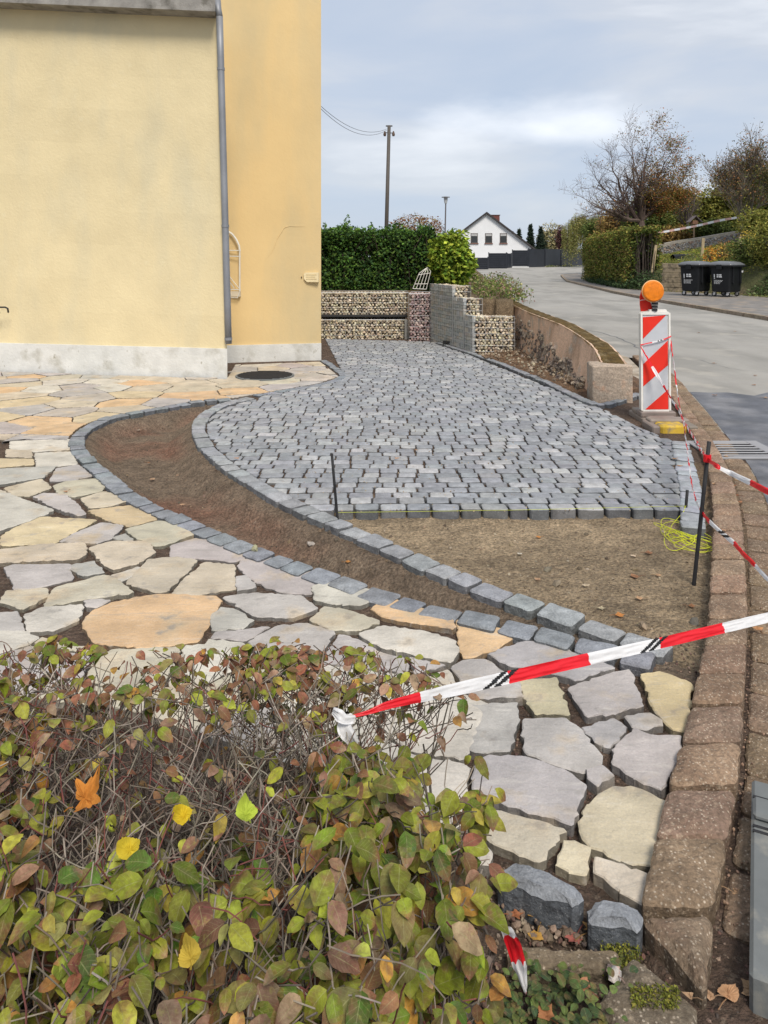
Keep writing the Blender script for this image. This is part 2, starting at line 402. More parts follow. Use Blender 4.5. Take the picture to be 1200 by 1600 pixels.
# ------------------------------------------------------------------ layout lines (world, from the site plan)
ROW2 = smoothline(W2((362, 624), (300, 630), (240, 641), (180, 652), (145, 664), (122, 684), (124, 705), (160, 742), (215, 785), (300, 823), (390, 862), (500, 902), (600, 937), (700, 963), (800, 984), (900, 1010), (985, 1030), (1086, 1056)), 6)
ROW1 = smoothline(W2((392, 622), (345, 635), (315, 655), (312, 680), (335, 712), (380, 745), (440, 780), (530, 822), (620, 862), (700, 898), (800, 937), (900, 972), (980, 1000), (1088, 1032)), 6)
COBB = W2((508, 529), (683, 534), (925, 632), (940, 637), (1000, 668), (1050, 688), (1072, 800), (545, 806)) + offset(ROW1, -.075)[::-1][int(len(ROW1) * .46):] + W2((430, 611), (502, 599), (538, 588))
FAR = W2((398, 618), (430, 613), (500, 601), (536, 588), (522, 574), (505, 563))
KIN = [(985, 556), (1016, 585), (1046, 620), (1064, 650), (1091, 700), (1106, 740), (1114, 800), (1113, 850), (1109, 930), (1103, 1000), (1083, 1100), (1057, 1200), (1030, 1300), (1000, 1440)]
KMID = [(1000, 556), (1034, 585), (1062, 620), (1084, 650), (1118, 700), (1140, 740), (1157, 800), (1163, 850), (1167, 930), (1169, 1000), (1163, 1100), (1158, 1200), (1142, 1300), (1118, 1440)]
KI = smoothline(W2(*KIN), 6); KM = smoothline(W2(*KMID), 6); KO = offset(KM, -.18)      # walking towards the camera: left of the walk = right in the picture
BED = [W2((1000, 1452))[0], W2((900, 1425))[0], W2((770, 1352))[0], (0.04, 2.2), (-.85, 2.66), (-1.5, 2.80), (-3.5, 3.1)]
SANDP = [p for p in ROW1 if p[1] < 4.95] + W2((1108, 1030), (1112, 850), (1106, 770), (560, 770))
HL = [(19, 8), (17, 15), (15.3, 25), (14.3, 29), (13.7, 31), (12.4, 33), (11.7, 36), (12.5, 44), (13.8, 52), (20, 62), (60, 76), (400, 120)]

def sstep(a, b, x): t = np.clip((x - a) / (b - a), 0, 1); return t * t * (3 - 2 * t)
def road_z(y): return -.02 + .5 * sstep(55, 76, y)
def npnoise(X, Y, s, seed=0.):
    v = np.zeros(X.shape)
    rs = np.random.RandomState(int(seed) + 5)
    for k in range(14):
        a = rs.rand() * 6.28; f = s * (1 + k * .75) * (.8 + .4 * rs.rand()); ph = rs.rand() * 6.28
        ang = rs.rand() * 6.28
        v += np.sin(X * f * math.cos(a) + Y * f * math.sin(a) + ph + 1.7 * np.sin(Y * f * .6 * math.cos(ang) + X * f * .6 * math.sin(ang) + ph * 2)) / (1 + k * .75)
    return v / 3.5
def hill_z(X, Y):
    poly = HL + [(400, 8)]
    ins_ = inside_np(X, Y, poly); s = dist_np(X, Y, HL) * ins_
    return .06 + 1.15 * sstep(0, 1.1, s) + .2 * np.maximum(0, s - 1) * (1 - .35 * sstep(10, 60, s)), ins_, s
def height(X, Y):
    z = -.019 - .010 * (1 - sstep(2.9, 3.4, Y)) + .005 * npnoise(X, Y, 9, 1)
    tr = inside_np(X, Y, ROW2 + ROW1[::-1])
    d = np.minimum(dist_np(X, Y, ROW2), dist_np(X, Y, ROW1))
    tz = -.030 - .125 * sstep(.05, .32, d) + .010 * npnoise(X, Y, 14, 2) + .004 * npnoise(X, Y, 45, 3) + .012 * np.maximum(0, npnoise(X, Y, 22, 13))
    z = np.where(tr, tz, z)
    sp = inside_np(X, Y, SANDP)
    sz = -.058 + .018 * npnoise(X, Y, 7, 4) + .004 * npnoise(X, Y, 50, 5) + .008 * np.maximum(0, npnoise(X, Y, 20, 14))
    z = np.where(sp, sz, z)
    bed = inside_np(X, Y, BED + [(-3.5, -2), (.66, -2)])
    z = np.where(bed, -.05 + .02 * npnoise(X, Y, 12, 6), z)
    # soil bed between cobbles and the old wall
    b2 = inside_np(X, Y, W2((690, 535), (935, 632), (1000, 616), (1000, 560), (800, 500), (700, 500)))
    z = np.where(b2, -.02 + .10 * sstep(.1, .9, dist_np(X, Y, W2((690, 535), (935, 632)))) + .02 * npnoise(X, Y, 8, 7), z)
    # terrace behind the gabions
    ter = ((Y > 15.9) | ((X > 1.45) & (Y > 13.0 + .0 * X))) & (X < 2.2 + .1 * (Y - 13)) & (Y < 60) & ~((X < 1.9) & (Y < 13.2))
    z = np.where(ter, np.minimum(.86, .55 + 1.4 * np.maximum(0, Y - 12.9)) + .02 * npnoise(X, Y, 4, 8), z)
    hz, ih, s = hill_z(X, Y)
    z = np.where(ih, hz + .04 * npnoise(X, Y, 2.5, 9) * np.minimum(1, s), z)
    far = Y > 60
    z = np.where(far & ~ih, -.06 + .46 * sstep(55, 76, Y), z)
    rd = (X > 3.2) & (Y < 62) & ~ih & (Y > 1)
    z = np.where(rd & ~ter, -.09, z)
    return z, tr, sp, bed, b2, ter, ih
def grid(xs, ys, name, m_, colfn=None):
    X, Y = np.meshgrid(xs, ys); z, tr, sp, bed, b2, ter, ih = height(X, Y)
    nx, ny = len(xs), len(ys)
    vs = np.stack([X, Y, z], -1).reshape(-1, 3)
    i = np.arange(nx * ny).reshape(ny, nx)
    f = np.stack([i[:-1, :-1], i[:-1, 1:], i[1:, 1:], i[1:, :-1]], -1).reshape(-1, 4)
    me = bpy.data.meshes.new(name); me.from_pydata(vs.tolist(), [], f.tolist())
    C = np.empty((ny, nx, 3)); C[:] = (.20, .135, .10)
    def put(mask, c): C[mask] = c
    put(sp, (.62, .47, .30)); put(tr, (.34, .255, .18)); put(bed, (.17, .12, .09)); put(b2, (.33, .20, .12)); put(ter, (.30, .22, .13)); put(ih, (.12, .14, .045))
    put((Y > 60) & ~ih, (.10, .12, .05)); put((X > 1.5) & (X < 3.3) & (Y < 6) & ~sp & ~tr, (.36, .25, .155))
    put((X < -7) | (Y < -1), (.12, .10, .06))
    red = np.clip(npnoise(X, Y, 2.2, 11) * 1.6 + .25, 0, 1)[..., None]
    d = np.minimum(dist_np(X, Y, ROW2), dist_np(X, Y, ROW1))[..., None]
    deep = np.clip((d - .10) / .14, 0, 1)
    C = np.where(tr[..., None], C * (1 - red * deep * .62) + np.array((.46, .17, .105)) * red * deep * .62, C)
    g = np.clip(npnoise(X, Y, 3.3, 12) * 1.2, -1, 1)[..., None]
    C = np.where(sp[..., None], C * (1 + .3 * g) * (1 - .22 * np.clip(npnoise(X, Y, 9, 15), 0, 1)[..., None]), C)
    ca = me.color_attributes.new('Col', 'FLOAT_COLOR', 'POINT')
    ca.data.foreach_set('color', np.concatenate([C.reshape(-1, 3), np.ones((nx * ny, 1))], 1).astype(np.float32).ravel())
    me.polygons.foreach_set('use_smooth', [True] * len(f)); me.materials.append(m_); me.update()
    o = bpy.data.objects.new(name, me); COL.objects.link(o); o['kind'] = 'structure'; return o
xs = np.concatenate([np.linspace(-400, -40, 10), np.linspace(-32, -8, 8), np.linspace(-7, -2.9, 14), np.arange(-2.85, 1.95, .03), np.arange(1.98, 3.0, .06), np.arange(3.1, 22, .45), np.linspace(22.5, 60, 26), np.linspace(70, 400, 14)])
ys = np.concatenate([np.linspace(-60, -2, 8), np.arange(-1.5, 1.0, .2), np.arange(1.05, 8.0, .035), np.arange(8.05, 16.5, .12), np.arange(16.8, 40, .6), np.arange(41, 90, 1.2), np.linspace(95, 900, 20)])
grid(xs, ys, 'ground', M_soil)

# ------------------------------------------------------------------ roads and pavements
def strip(name, ys, lf, rf, zf, m_, nx=24, thick=0):
    mb = MB(); vs = []
    for y in ys:
        a, b = lf(y), rf(y)
        for k in range(nx + 1): vs.append((a + (b - a) * k / nx, y, zf(y)))
    fs = [(j * (nx + 1) + k, j * (nx + 1) + k + 1, (j + 1) * (nx + 1) + k + 1, (j + 1) * (nx + 1) + k) for j in range(len(ys) - 1) for k in range(nx)]
    mb.add(vs, fs)
    o = mb.build(name, m_, smooth=True); o['kind'] = 'structure'; return o
ko = sorted([(p[1], p[0]) for p in KO])
def left(y):
    if y <= ko[-1][0]: return float(np.interp(y, [a for a, b in ko], [b for a, b in ko])) - .03
    return float(np.interp(y, [ko[-1][0], 12, 16, 27, 45, 62, 70, 90], [ko[-1][1] - .03, 2.95, 3.3, 4.25, 5.9, 7.9, 8.3, 7.0]))
def right(y): return float(np.interp(y, [-20, 8, 19, 26, 33, 48, 60, 62.5, 64, 68, 95], [10.5, 10, 9.6, 9.6, 9.9, 11.4, 13.8, 16.5, 30, 60, 70]))
RY = list(np.arange(-15, 10, .5)) + list(np.arange(10, 95, 1.0))
strip('road', RY, left, right, lambda y: float(road_z(y)), M_asph)
def hlx(y): return float(np.interp(y, [p[1] for p in HL], [p[0] for p in HL]))
def kerbz(y): return float(road_z(y)) + .10
PY = list(np.arange(6, 62, 1.0))
strip('pavement', PY, lambda y: right(y) + .14, lambda y: max(right(y) + .3, hlx(y) + .25), lambda y: kerbz(y) - .01, M_pave)
mb = MB(); kp = [(right(y), y) for y in np.arange(-14, 62, .5)]; kq = offset(kp, .15)
for i in range(len(kp) - 1):
    a, b, c, d = kp[i], kp[i + 1], kq[i + 1], kq[i]
    if i % 2 == 0:
        pass
    z0, z1 = -.1, kerbz(a[1]); zb = kerbz(b[1])
    g = .012
    ax, ay = a[0] + (b[0] - a[0]) * g, a[1] + (b[1] - a[1]) * g
    vs = [(ax, ay, z0), (b[0], b[1], z0), (b[0], b[1], zb), (ax, ay, z1), (d[0], d[1] + .006, z0), (c[0], c[1], z0), (c[0], c[1], zb), (d[0], d[1] + .006, z1)]
    mb.add(vs, [(0, 3, 2, 1), (3, 7, 6, 2), (4, 5, 6, 7), (0, 4, 7, 3), (1, 2, 6, 5)], vary((.33, .27, .20), .12))
o = mb.build('far_kerb', M_kerb, kind='structure')
# darker, newer asphalt beside the near kerb
PATCH = W2((1078, 612), (1150, 606), (1215, 609), (1290, 603), (1600, 604))
mb = MB(); vs = []; ysP = []
pts = []
nyp = 40
for j in range(nyp + 1):
    t = j / nyp; y = .5 + (9.05 - .5) * t ** 1.0
    for k in range(21):
        a = left(y) + .03; xx = a + (8 - a) * k / 20
        yy = y + (.12 * math.sin(xx * 7) + .08 * math.sin(xx * 17 + 2)) * (1 if j == nyp else 0)
        vs.append((xx, yy, -.016))
mb.add(vs, [(j * 21 + k, j * 21 + k + 1, (j + 1) * 21 + k + 1, (j + 1) * 21 + k) for j in range(nyp) for k in range(20)])
mb.build('road_patch', M_asphd, smooth=True, kind='structure')

mb = MB()
for (pts, w_) in ((W2((905, 512), (945, 520), (985, 535), (1015, 556)), .018), (W2((1090, 560), (1150, 575), (1230, 580)), .006)):
    ln_ = smoothline(pts, 8); ln_ = [(x + rnd(-.03, .03), y + rnd(-.05, .05)) for x, y in ln_]; L1, L2 = offset(ln_, w_ / 2), offset(ln_, -w_ / 2); n = len(ln_)
    mb.add([(x, y, -.0155) for x, y in L1] + [(x, y, -.0155) for x, y in L2], [(i, i + 1, n + i + 1, n + i) for i in range(n - 1)])
mb.build('road_cracks', M_asphd, kind='structure')
mb = MB(); pl_ = [(2.45, 8.8), (3.16, 8.8), (3.55, 10.4), (3.88, 12.2), (3.75, 14), (3.6, 20), (2.7, 20), (2.5, 14)]
mb.add([(x, y, -.010) for x, y in pl_], [tuple(range(len(pl_)))]); mb.build('pavement_strip', mat('pale_strip', (.44, .385, .31), .95, .2, 4, .5, 40, .01, col2=(.33, .27, .20), c2scale=3, fine=(60, .35, (.2, .16, .12), (.56, .5, .42))), kind='structure')
# ------------------------------------------------------------------ flagstones
G, B, Yl, O_, Wt, Gn = (.425, .395, .375), (.52, .445, .335), (.57, .46, .29), (.62, .42, .235), (.56, .525, .455), (.405, .39, .355)
LB = (.505, .46, .355)
def Z4(*p): return [(x / 2.857, 560 + y / 2.857) for x, y in p]
def Z5(*p): return [(400 + x / 3, 640 + y / 3) for x, y in p]
def Z6(*p): return [(760 + x / 2.727, 740 + y / 2.727) for x, y in p]
def Z7(*p): return [(700 + x / 2.4, 1060 + y / 2.4) for x, y in p]
FL = [(Z4((45, 370), (310, 360), (312, 405), (150, 415), (48, 412)), Wt), (Z4((28, 408), (140, 415), (143, 443), (30, 440)), B), (Z4((-60, 452), (0, 448), (145, 450), (148, 475), (0, 485), (-60, 485)), Yl),
 (Z4((155, 420), (320, 415), (345, 470), (260, 478), (165, 480)), Wt), (Z4((-80, 505), (0, 490), (250, 478), (190, 530), (0, 560), (-80, 560)), Gn), (Z4((20, 575), (185, 535), (228, 575), (130, 612), (60, 608)), B),
 (Z4((250, 490), (350, 472), (410, 520), (330, 540), (222, 545)), G), (Z4((238, 565), (290, 545), (430, 533), (465, 570), (455, 588), (330, 615), (265, 600)), LB), (Z4((-120, 620), (0, 585), (70, 615), (240, 678), (120, 730), (0, 770), (-120, 790)), Wt),
 (Z4((148, 620), (195, 603), (290, 608), (330, 640), (385, 697), (345, 703), (240, 665)), G), (Z4((362, 622), (460, 592), (505, 600), (570, 635), (480, 660), (400, 666)), B), (Z4((395, 680), (480, 667), (620, 650), (700, 715), (570, 748), (470, 715)), (.54, .42, .25)),
 (Z4((10, 790), (60, 758), (180, 705), (430, 718), (330, 772), (240, 822), (10, 835)), Yl), (Z4((268, 815), (330, 780), (450, 733), (550, 745), (490, 805), (430, 822)), G), (Z4((-100, 860), (0, 855), (180, 832), (375, 825), (385, 868), (340, 898), (0, 912), (-100, 915)), B),
 (Z4((500, 797), (560, 779), (592, 800), (590, 812)), Gn), (Z4((562, 765), (700, 728), (780, 735), (862, 785), (730, 833), (690, 835), (602, 795)), LB), (Z4((398, 845), (500, 816), (660, 815), (690, 865), (610, 915), (510, 940), (470, 920)), B),
 (Z4((765, 830), (870, 798), (980, 812), (1115, 875), (1045, 903), (900, 888), (765, 885)), (.45, .405, .39)), (Z4((18, 930), (60, 916), (310, 915), (318, 960), (316, 983), (200, 1008), (75, 1028)), G), (Z4((322, 920), (420, 903), (462, 952), (370, 968), (325, 940)), Gn),
 (Z4((498, 965), (610, 928), (635, 932), (590, 970), (545, 988)), Wt), (Z4((565, 1000), (660, 898), (790, 888), (882, 905), (745, 1038), (690, 1040)), (.46, .40, .31)), (Z4((768, 1045), (815, 990), (910, 908), (1045, 918), (1052, 1022), (880, 1048)), B),
 ([(371, 883), (380, 873), (418, 869), (470, 884), (499, 901), (486, 926), (440, 923), (400, 907)], (.45, .41, .395)), (Z4((1055, 978), (1100, 973), (1140, 1022), (1060, 1038)), G), (Z4((5, 1085), (32, 1037), (205, 1027), (210, 1062), (100, 1118)), LB),
 (Z4((200, 1108), (247, 1022), (460, 968), (508, 977), (595, 1046), (470, 1063), (370, 1076)), LB), (Z4((378, 1083), (450, 1077), (487, 1082), (430, 1112), (395, 1108)), G), ([(131, 973), (145, 953), (175, 940), (245, 927), (336, 930), (345, 938), (326, 968), (310, 1000), (230, 1010), (150, 1003)], O_),
 (Z4((112, 1145), (190, 1113), (367, 1098), (343, 1168), (240, 1210), (132, 1215)), Wt), (Z4((-90, 1140), (0, 1133), (75, 1128), (108, 1208), (0, 1225), (-90, 1230)), G), ([(349, 932), (400, 926), (470, 931), (496, 950), (455, 964), (400, 961)], G),
 (Z4((942, 1150), (987, 1108), (1060, 1123), (1127, 1165), (1080, 1200), (950, 1210)), Gn), (Z5((268, 830), (330, 808), (540, 848), (585, 878), (480, 918), (370, 912), (280, 893)), Wt), (Z5((543, 935), (612, 880), (760, 927), (918, 985), (922, 1032), (760, 1003), (600, 973)), O_),
 ([(714, 968), (748, 970), (806, 991), (775, 1013), (723, 1026)], O_), (Z5((258, 980), (322, 923), (420, 938), (567, 987), (568, 1003), (480, 1033), (350, 1030)), LB), ([(562, 990), (600, 978), (660, 986), (710, 1001), (713, 1020), (700, 1034), (600, 1012)], Wt),
 (Z6((0, 770), (160, 712), (260, 712), (400, 768), (550, 822), (440, 858), (380, 883), (270, 850), (100, 822)), (.40, .38, .375)), ([(704, 1041), (722, 1031), (758, 1029), (788, 1050), (812, 1066), (818, 1089), (760, 1092), (735, 1088)], G),
 ([(809, 1062), (870, 1056), (892, 1116), (835, 1114), (822, 1095)], (.51, .45, .30)), ([(886, 1073), (950, 1051), (985, 1044), (1006, 1102), (960, 1114), (915, 1119)], G), ([(999, 1051), (1030, 1046), (1083, 1066), (1079, 1115), (1069, 1142), (1050, 1139), (1020, 1104)], (.56, .45, .26)),
 (Z7((75, 95), (265, 87), (268, 150), (233, 268), (140, 278), (60, 258)), Gn), (Z7((277, 147), (440, 142), (500, 182), (578, 282), (568, 328), (500, 348), (287, 278)), G), (Z7((497, 179), (620, 142), (670, 176), (663, 195), (610, 253), (580, 248)), (.40, .38, .37)),
 (Z7((660, 136), (760, 124), (798, 147), (803, 173), (745, 188), (690, 178)), G), (Z7((612, 318), (627, 250), (700, 187), (760, 212), (878, 217), (873, 300), (833, 368), (800, 422), (700, 378)), G), (Z7((517, 345), (580, 328), (626, 368), (560, 407), (520, 378)), G),
 (Z7((100, 330), (150, 288), (290, 293), (440, 342), (518, 400), (468, 556), (350, 518), (160, 462), (90, 420)), (.415, .38, .38)), (Z7((112, 515), (160, 485), (300, 518), (446, 562), (398, 618), (340, 687), (165, 613)), LB), (Z7((492, 560), (502, 492), (562, 427), (620, 398), (690, 398), (828, 457), (813, 560), (790, 712), (650, 678), (532, 628)), (.52, .455, .33)),
 (Z7((402, 690), (432, 598), (533, 627), (518, 737), (450, 718)), (.60, .53, .38)), (Z7((547, 730), (553, 668), (620, 688), (758, 737), (743, 857), (640, 798)), (.56, .50, .40)), (Z7((110, 642), (140, 620), (166, 650), (150, 697), (118, 690)), Wt)]
stones = []
def cleanpoly(pp):
    q = [tuple(W(x, y)[:2]) for x, y in pp]; c = cent(q); o = []
    for x, y in q:
        l = math.hypot(x - c[0], y - c[1]); k = 1 + (.009 if c[1] > 3.15 else .001) / max(l, .03); o.append((c[0] + (x - c[0]) * k, c[1] + (y - c[1]) * k))
    return o
TR = []
def addflag(poly, col, th=.045, k=None):
    col = vary(col, .07, .012)
    zt = rnd(-.004, .006); sc = tuple(c * .36 for c in col)
    stones.append((lambda mb, p=poly, c=col, z=zt, s=sc: stone(mb, p, -.07, z, c, bev=.005, jit=.0065, seg=.022, dome=.0012, tilt=.0016, rnd_c=.07, sidecol=s), k or psize(poly)))
for pp, c in FL:
    p = cleanpoly(pp)
    if area(p) < 0: p = p[::-1]
    TR.append(p); addflag(p, c, k=psize(p) + 1)
# irregular cells for the rest
def cells(region, seeds, gap, colors):
    P = np.array(seeds); out = []
    for i, s in enumerate(P):
        d = np.hypot(P[:, 0] - s[0], P[:, 1] - s[1]); nb = np.argsort(d)[1:16]
        c = [(s[0] - 1.2, s[1] - 1.2), (s[0] + 1.2, s[1] - 1.2), (s[0] + 1.2, s[1] + 1.2), (s[0] - 1.2, s[1] + 1.2)]
        for j in nb:
            nx, ny = P[j] - s; l = math.hypot(nx, ny)
            if l < 1e-6: continue
            nx /= l; ny /= l; mx_, my = (P[j] + s) / 2
            c = clip_half(c, nx, ny, nx * mx_ + ny * my - gap * .5)
            if len(c) < 3: break
        if len(c) < 3: continue
        q = clip_convex(region, c)
        if len(q) >= 3 and abs(area(q)) > .006: out.append(q)
    return out
def poisson(x0, x1, y0, y1, r, reg=None, ax=1.0, tries=4000):
    pts = []
    for _ in range(tries):
        p = (rnd(x0, x1), rnd(y0, y1))
        if reg and not inside(p, reg): continue
        if all(math.hypot((p[0] - q[0]) * ax, p[1] - q[1]) > r for q in pts): pts.append(p)
    return pts
EO = [p for p in offset(ROW2, .085)]
EOl = [p for p in EO if p[1] > 7.0 or True]
split = next(i for i, p in enumerate(ROW2) if p[1] < W(0, 688)[1])
F1 = [(-8, 11.35), tuple(W(0, 580)[:2]), tuple(W(354, 592)[:2]), tuple(W(368, 570)[:2]), tuple(W(500, 565)[:2]), tuple(W(529, 588)[:2]), tuple(W(498, 598)[:2]), tuple(W(425, 611)[:2])] + EO[:split] + W2((110, 686), (0, 687), (-28, 705), (-30, 800), (-40, 900), (-34, 1000)) + [(-3.3, 3.75), (-8, 5.8)]
if area(F1) < 0: F1 = F1[::-1]
sd_ = poisson(-8.2, .2, 3, 11.5, .33, None, .8, 9000)
pal = [G, G, B, Yl, Wt, Gn, LB, O_, B, (.47, .42, .36), (.42, .37, .35)]
for q in cells(F1, sd_, .013, pal): addflag(q, random.choice(pal))
F2 = W2((0, 985), (40, 985), (100, 1012), (200, 1012), (320, 1006), (335, 985), (480, 972), (560, 996), (600, 1018), (698, 1040), (733, 1096), (768, 1100), (740, 1178), (730, 1230), (738, 1275), (760, 1322)) + [(0.04, 2.24), (-.85, 2.70), (-1.5, 2.84), (-1.8, 2.95)] + W2((-110, 985))
if area(F2) < 0: F2 = F2[::-1]
for q in cells(F2, poisson(-2.1, .5, 1.9, 3.4, .24, None, 1, 3500), .013, pal): addflag(q, random.choice([Wt, Wt, LB, G, Wt]))
paving('flagstone_paving', stones, 'flagstone', M_flag)

# ------------------------------------------------------------------ cobbles
stones = []
C2 = ccw(COBB)
BL = (.30, .312, .33)
y = 4.815
row = 0
while y < 15.1:
    h = .120 + rnd(-.008, .010); x = -3.2 + rnd(0, .15)
    ph = row * .35
    while x < 3.2:
        wd = rnd(.115, .185)
        g = .0068
        def yy(xx): return y + .006 * math.sin(xx * 2.1 + ph) + .02 * math.sin(xx * .8 + 1)
        j = lambda: rnd(-.0035, .0035)
        q = [(x + g + j(), yy(x) + g + j()), (x + wd - g + j(), yy(x + wd) + g + j()), (x + wd - g + j(), yy(x + wd) + h - g + j()), (x + g + j(), yy(x) + h - g + j())]
        c = cent(q)
        if -60 < 600 + 1200 * c[0] / c[1] < 1300:
            r = clip_convex(C2, q) if not all(inside(v, C2) for v in q) else q
            if len(r) >= 3 and abs(area(r)) > .003:
                col = vary(random.choice([BL, (.27, .28, .30), (.37, .38, .39), (.25, .26, .28), (.42, .42, .42), (.32, .325, .33), (.29, .305, .325), (.27, .28, .30)]), .10, .015)
                zt = rnd(-.003, .003)
                if y < 4.95: zt += .004
                big = c[1] < 8
                stones.append((lambda mb, p=r, c=col, z=zt, b=big: stone(mb, p, -.10, z, c, bev=.006, jit=.0025, seg=.05 if b else .2, dome=.0025, tilt=.0025, rnd_c=.15, sidecol=tuple(v * .42 for v in c)), psize(r)))
        x += wd
    y += h; row += 1
paving('cobblestone_paving', stones, 'cobblestone', M_sett, smooth=False)

# ------------------------------------------------------------------ edging rows, kerbs
def edging(name, line, wd, lo, hi, base, m_, z0=-.14, z1=.012, bev=.008, gap=.009, var_=.12, part='edging_stone', taper=None, jit=.004, zj=.006):
    seg = resample(line, lambda: rnd(lo, hi)); st = []
    for a, b in seg:
        tx, ty = b[0] - a[0], b[1] - a[1]; l = math.hypot(tx, ty); tx /= l; ty /= l; nx, ny = ty, -tx
        h = wd / 2 * rnd(.94, 1.06)
        q = [(a[0] + tx * gap + nx * h, a[1] + ty * gap + ny * h), (b[0] - tx * gap + nx * h, b[1] - ty * gap + ny * h), (b[0] - tx * gap - nx * h, b[1] - ty * gap - ny * h), (a[0] + tx * gap - nx * h, a[1] + ty * gap - ny * h)]
        q = [(p[0] + rnd(-.006, .006), p[1] + rnd(-.006, .006)) for p in q]
        col = vary(base, var_, .03); z = z1 + rnd(-zj, zj)
        st.append((lambda mb, p=q, c=col, zz=z: stone(mb, p, z0, zz, c, bev=bev, jit=jit, seg=.04, dome=.003, tilt=.005, rnd_c=.10, sidecol=tuple(v * .45 for v in c)), psize(q)))
    return paving(name, st, part, m_)
edging('stone_edging', ROW2, .125, .13, .19, (.265, .28, .30), M_edge)
edging('stone_edging', ROW1, .125, .13, .20, (.34, .35, .36), M_edge)
edging('stone_edging', W2((1084, 826), (1080, 770), (1070, 725), (1062, 690)), .14, .12, .15, (.34, .36, .39), M_sett)
edging('stone_edging', smoothline(W2((684, 537), (760, 562), (850, 598), (925, 633), (950, 633), (1003, 617)), 4), .10, .15, .2, (.27, .28, .30), M_edge, z1=.03)
edging('stone_edging', smoothline(FAR, 4), .10, .14, .18, (.24, .26, .29), M_edge, z1=.004)
def between(A, Bl, n=2):
    out = []
    for i in range(len(A)): out.append(((A[i][0] + Bl[i][0]) / 2, (A[i][1] + Bl[i][1]) / 2))
    return out
KC = between(KI, KM)[::-1]
st = []
def kerbrow(A, Bq, lo, hi, base, z0, z1, bev, skip=0):
    A = A[::-1]; Bq = Bq[::-1]; mid = between(A, Bq); seg = resample(mid, lambda: rnd(lo, hi)); st = []
    for a, b in seg:
        def edge(p):
            i = min(range(len(mid)), key=lambda k: math.dist(mid[k], p)); j = i + 1 if i + 1 < len(mid) else i - 1
            if math.dist(mid[j], p) > math.dist(mid[max(i - 1, 0)], p) and i > 0: j = i - 1
            d = math.dist(mid[i], mid[j]); t = ((p[0] - mid[i][0]) * (mid[j][0] - mid[i][0]) + (p[1] - mid[i][1]) * (mid[j][1] - mid[i][1])) / d / d
            L_ = lambda u: (u[i][0] + (u[j][0] - u[i][0]) * t, u[i][1] + (u[j][1] - u[i][1]) * t)
            return L_(A), L_(Bq)
        (a1, b1), (a2, b2_) = edge(a), edge(b); g = .009
        l = math.dist(a, b); tx, ty = (b[0] - a[0]) / l * g, (b[1] - a[1]) / l * g
        q = [(a1[0] + tx, a1[1] + ty), (b1[0] + tx - .004, b1[1] + ty), (b2_[0] - tx - .004, b2_[1] - ty), (a2[0] - tx, a2[1] - ty)]
        col = vary(base, .14, .04)
        st.append((lambda mb, p=q, c=col, z=z1 + rnd(-.005, .005): stone(mb, p, z0, z, c, bev=bev, jit=.004, seg=.03, dome=.008, tilt=.004, rnd_c=.1, sidecol=tuple(v * .7 for v in c)), psize(q)))
    return st
st = kerbrow(KI, KM, .215, .27, (.33, .225, .155), -.14, .033, .011)
tip = W2((1000, 1446), (1116, 1446), (1104, 1552), (1096, 1560))
st.append((lambda mb: stone(mb, tip, -.14, .03, (.28, .21, .145), bev=.018, jit=.004, seg=.03, dome=.006, rnd_c=.1), 9000))
paving('kerb', st, 'kerb_block', M_kerb)
KOs = offset(KM, -.175); KMs = offset(KM, -.012)
st = kerbrow(KMs, KOs, .2, .27, (.27, .19, .125), -.14, -.012, .010)
paving('gutter', st, 'gutter_block', M_kerb)
# old concrete path edging beside the hedge
mb = MB(); stone(mb, W2((790, 1478), (968, 1482), (972, 1510), (790, 1520)), -.1, 0.0, (.23, .18, .12), bev=.012, jit=.006, seg=.03, rnd_c=.05)
tag(mb.build('edging_slab', M_kerb), 'narrow brown concrete edging slab lying below the two big basalt blocks', 'edging slab')
mb = MB(); stone(mb, W2((990, 1492), (1085, 1566), (1100, 1650), (985, 1650), (935, 1560), (965, 1530)), -.1, 0.0, (.22, .18, .13), bev=.012, jit=.006, seg=.03, rnd_c=.05)
tag(mb.build('broken_slab', M_kerb), 'broken mossy concrete slab at the tapered bottom end of the kerb', 'slab')
mb = MB(); stone(mb, W2((1000, 1484), (1012, 1478), (1098, 1562), (1086, 1570)), -.1, -.02, (.15, .12, .09), bev=.01, jit=.004, seg=.03, rnd_c=.05)
for i, (pp, lab) in enumerate(((Z7((182, 722), (238, 676), (380, 710), (510, 790), (492, 838), (330, 800), (205, 748)), 'long rough basalt block lying at the corner of the flagstones'),
                    (Z7((518, 868), (560, 806), (700, 840), (730, 884), (716, 930), (610, 915), (530, 895)), 'short rough basalt block beside the bottom end of the kerb'))):
    mb = MB(); p = [tuple(W(x, y, .035)[:2]) for x, y in pp]
    stone(mb, p, -.06, .035, (.29, .305, .33), bev=.016, jit=.007, seg=.025, dome=.006, tilt=.006, rnd_c=.2, sidecol=(.10, .11, .125)); tag(mb.build('basalt_block', M_edge), lab, 'stone block')

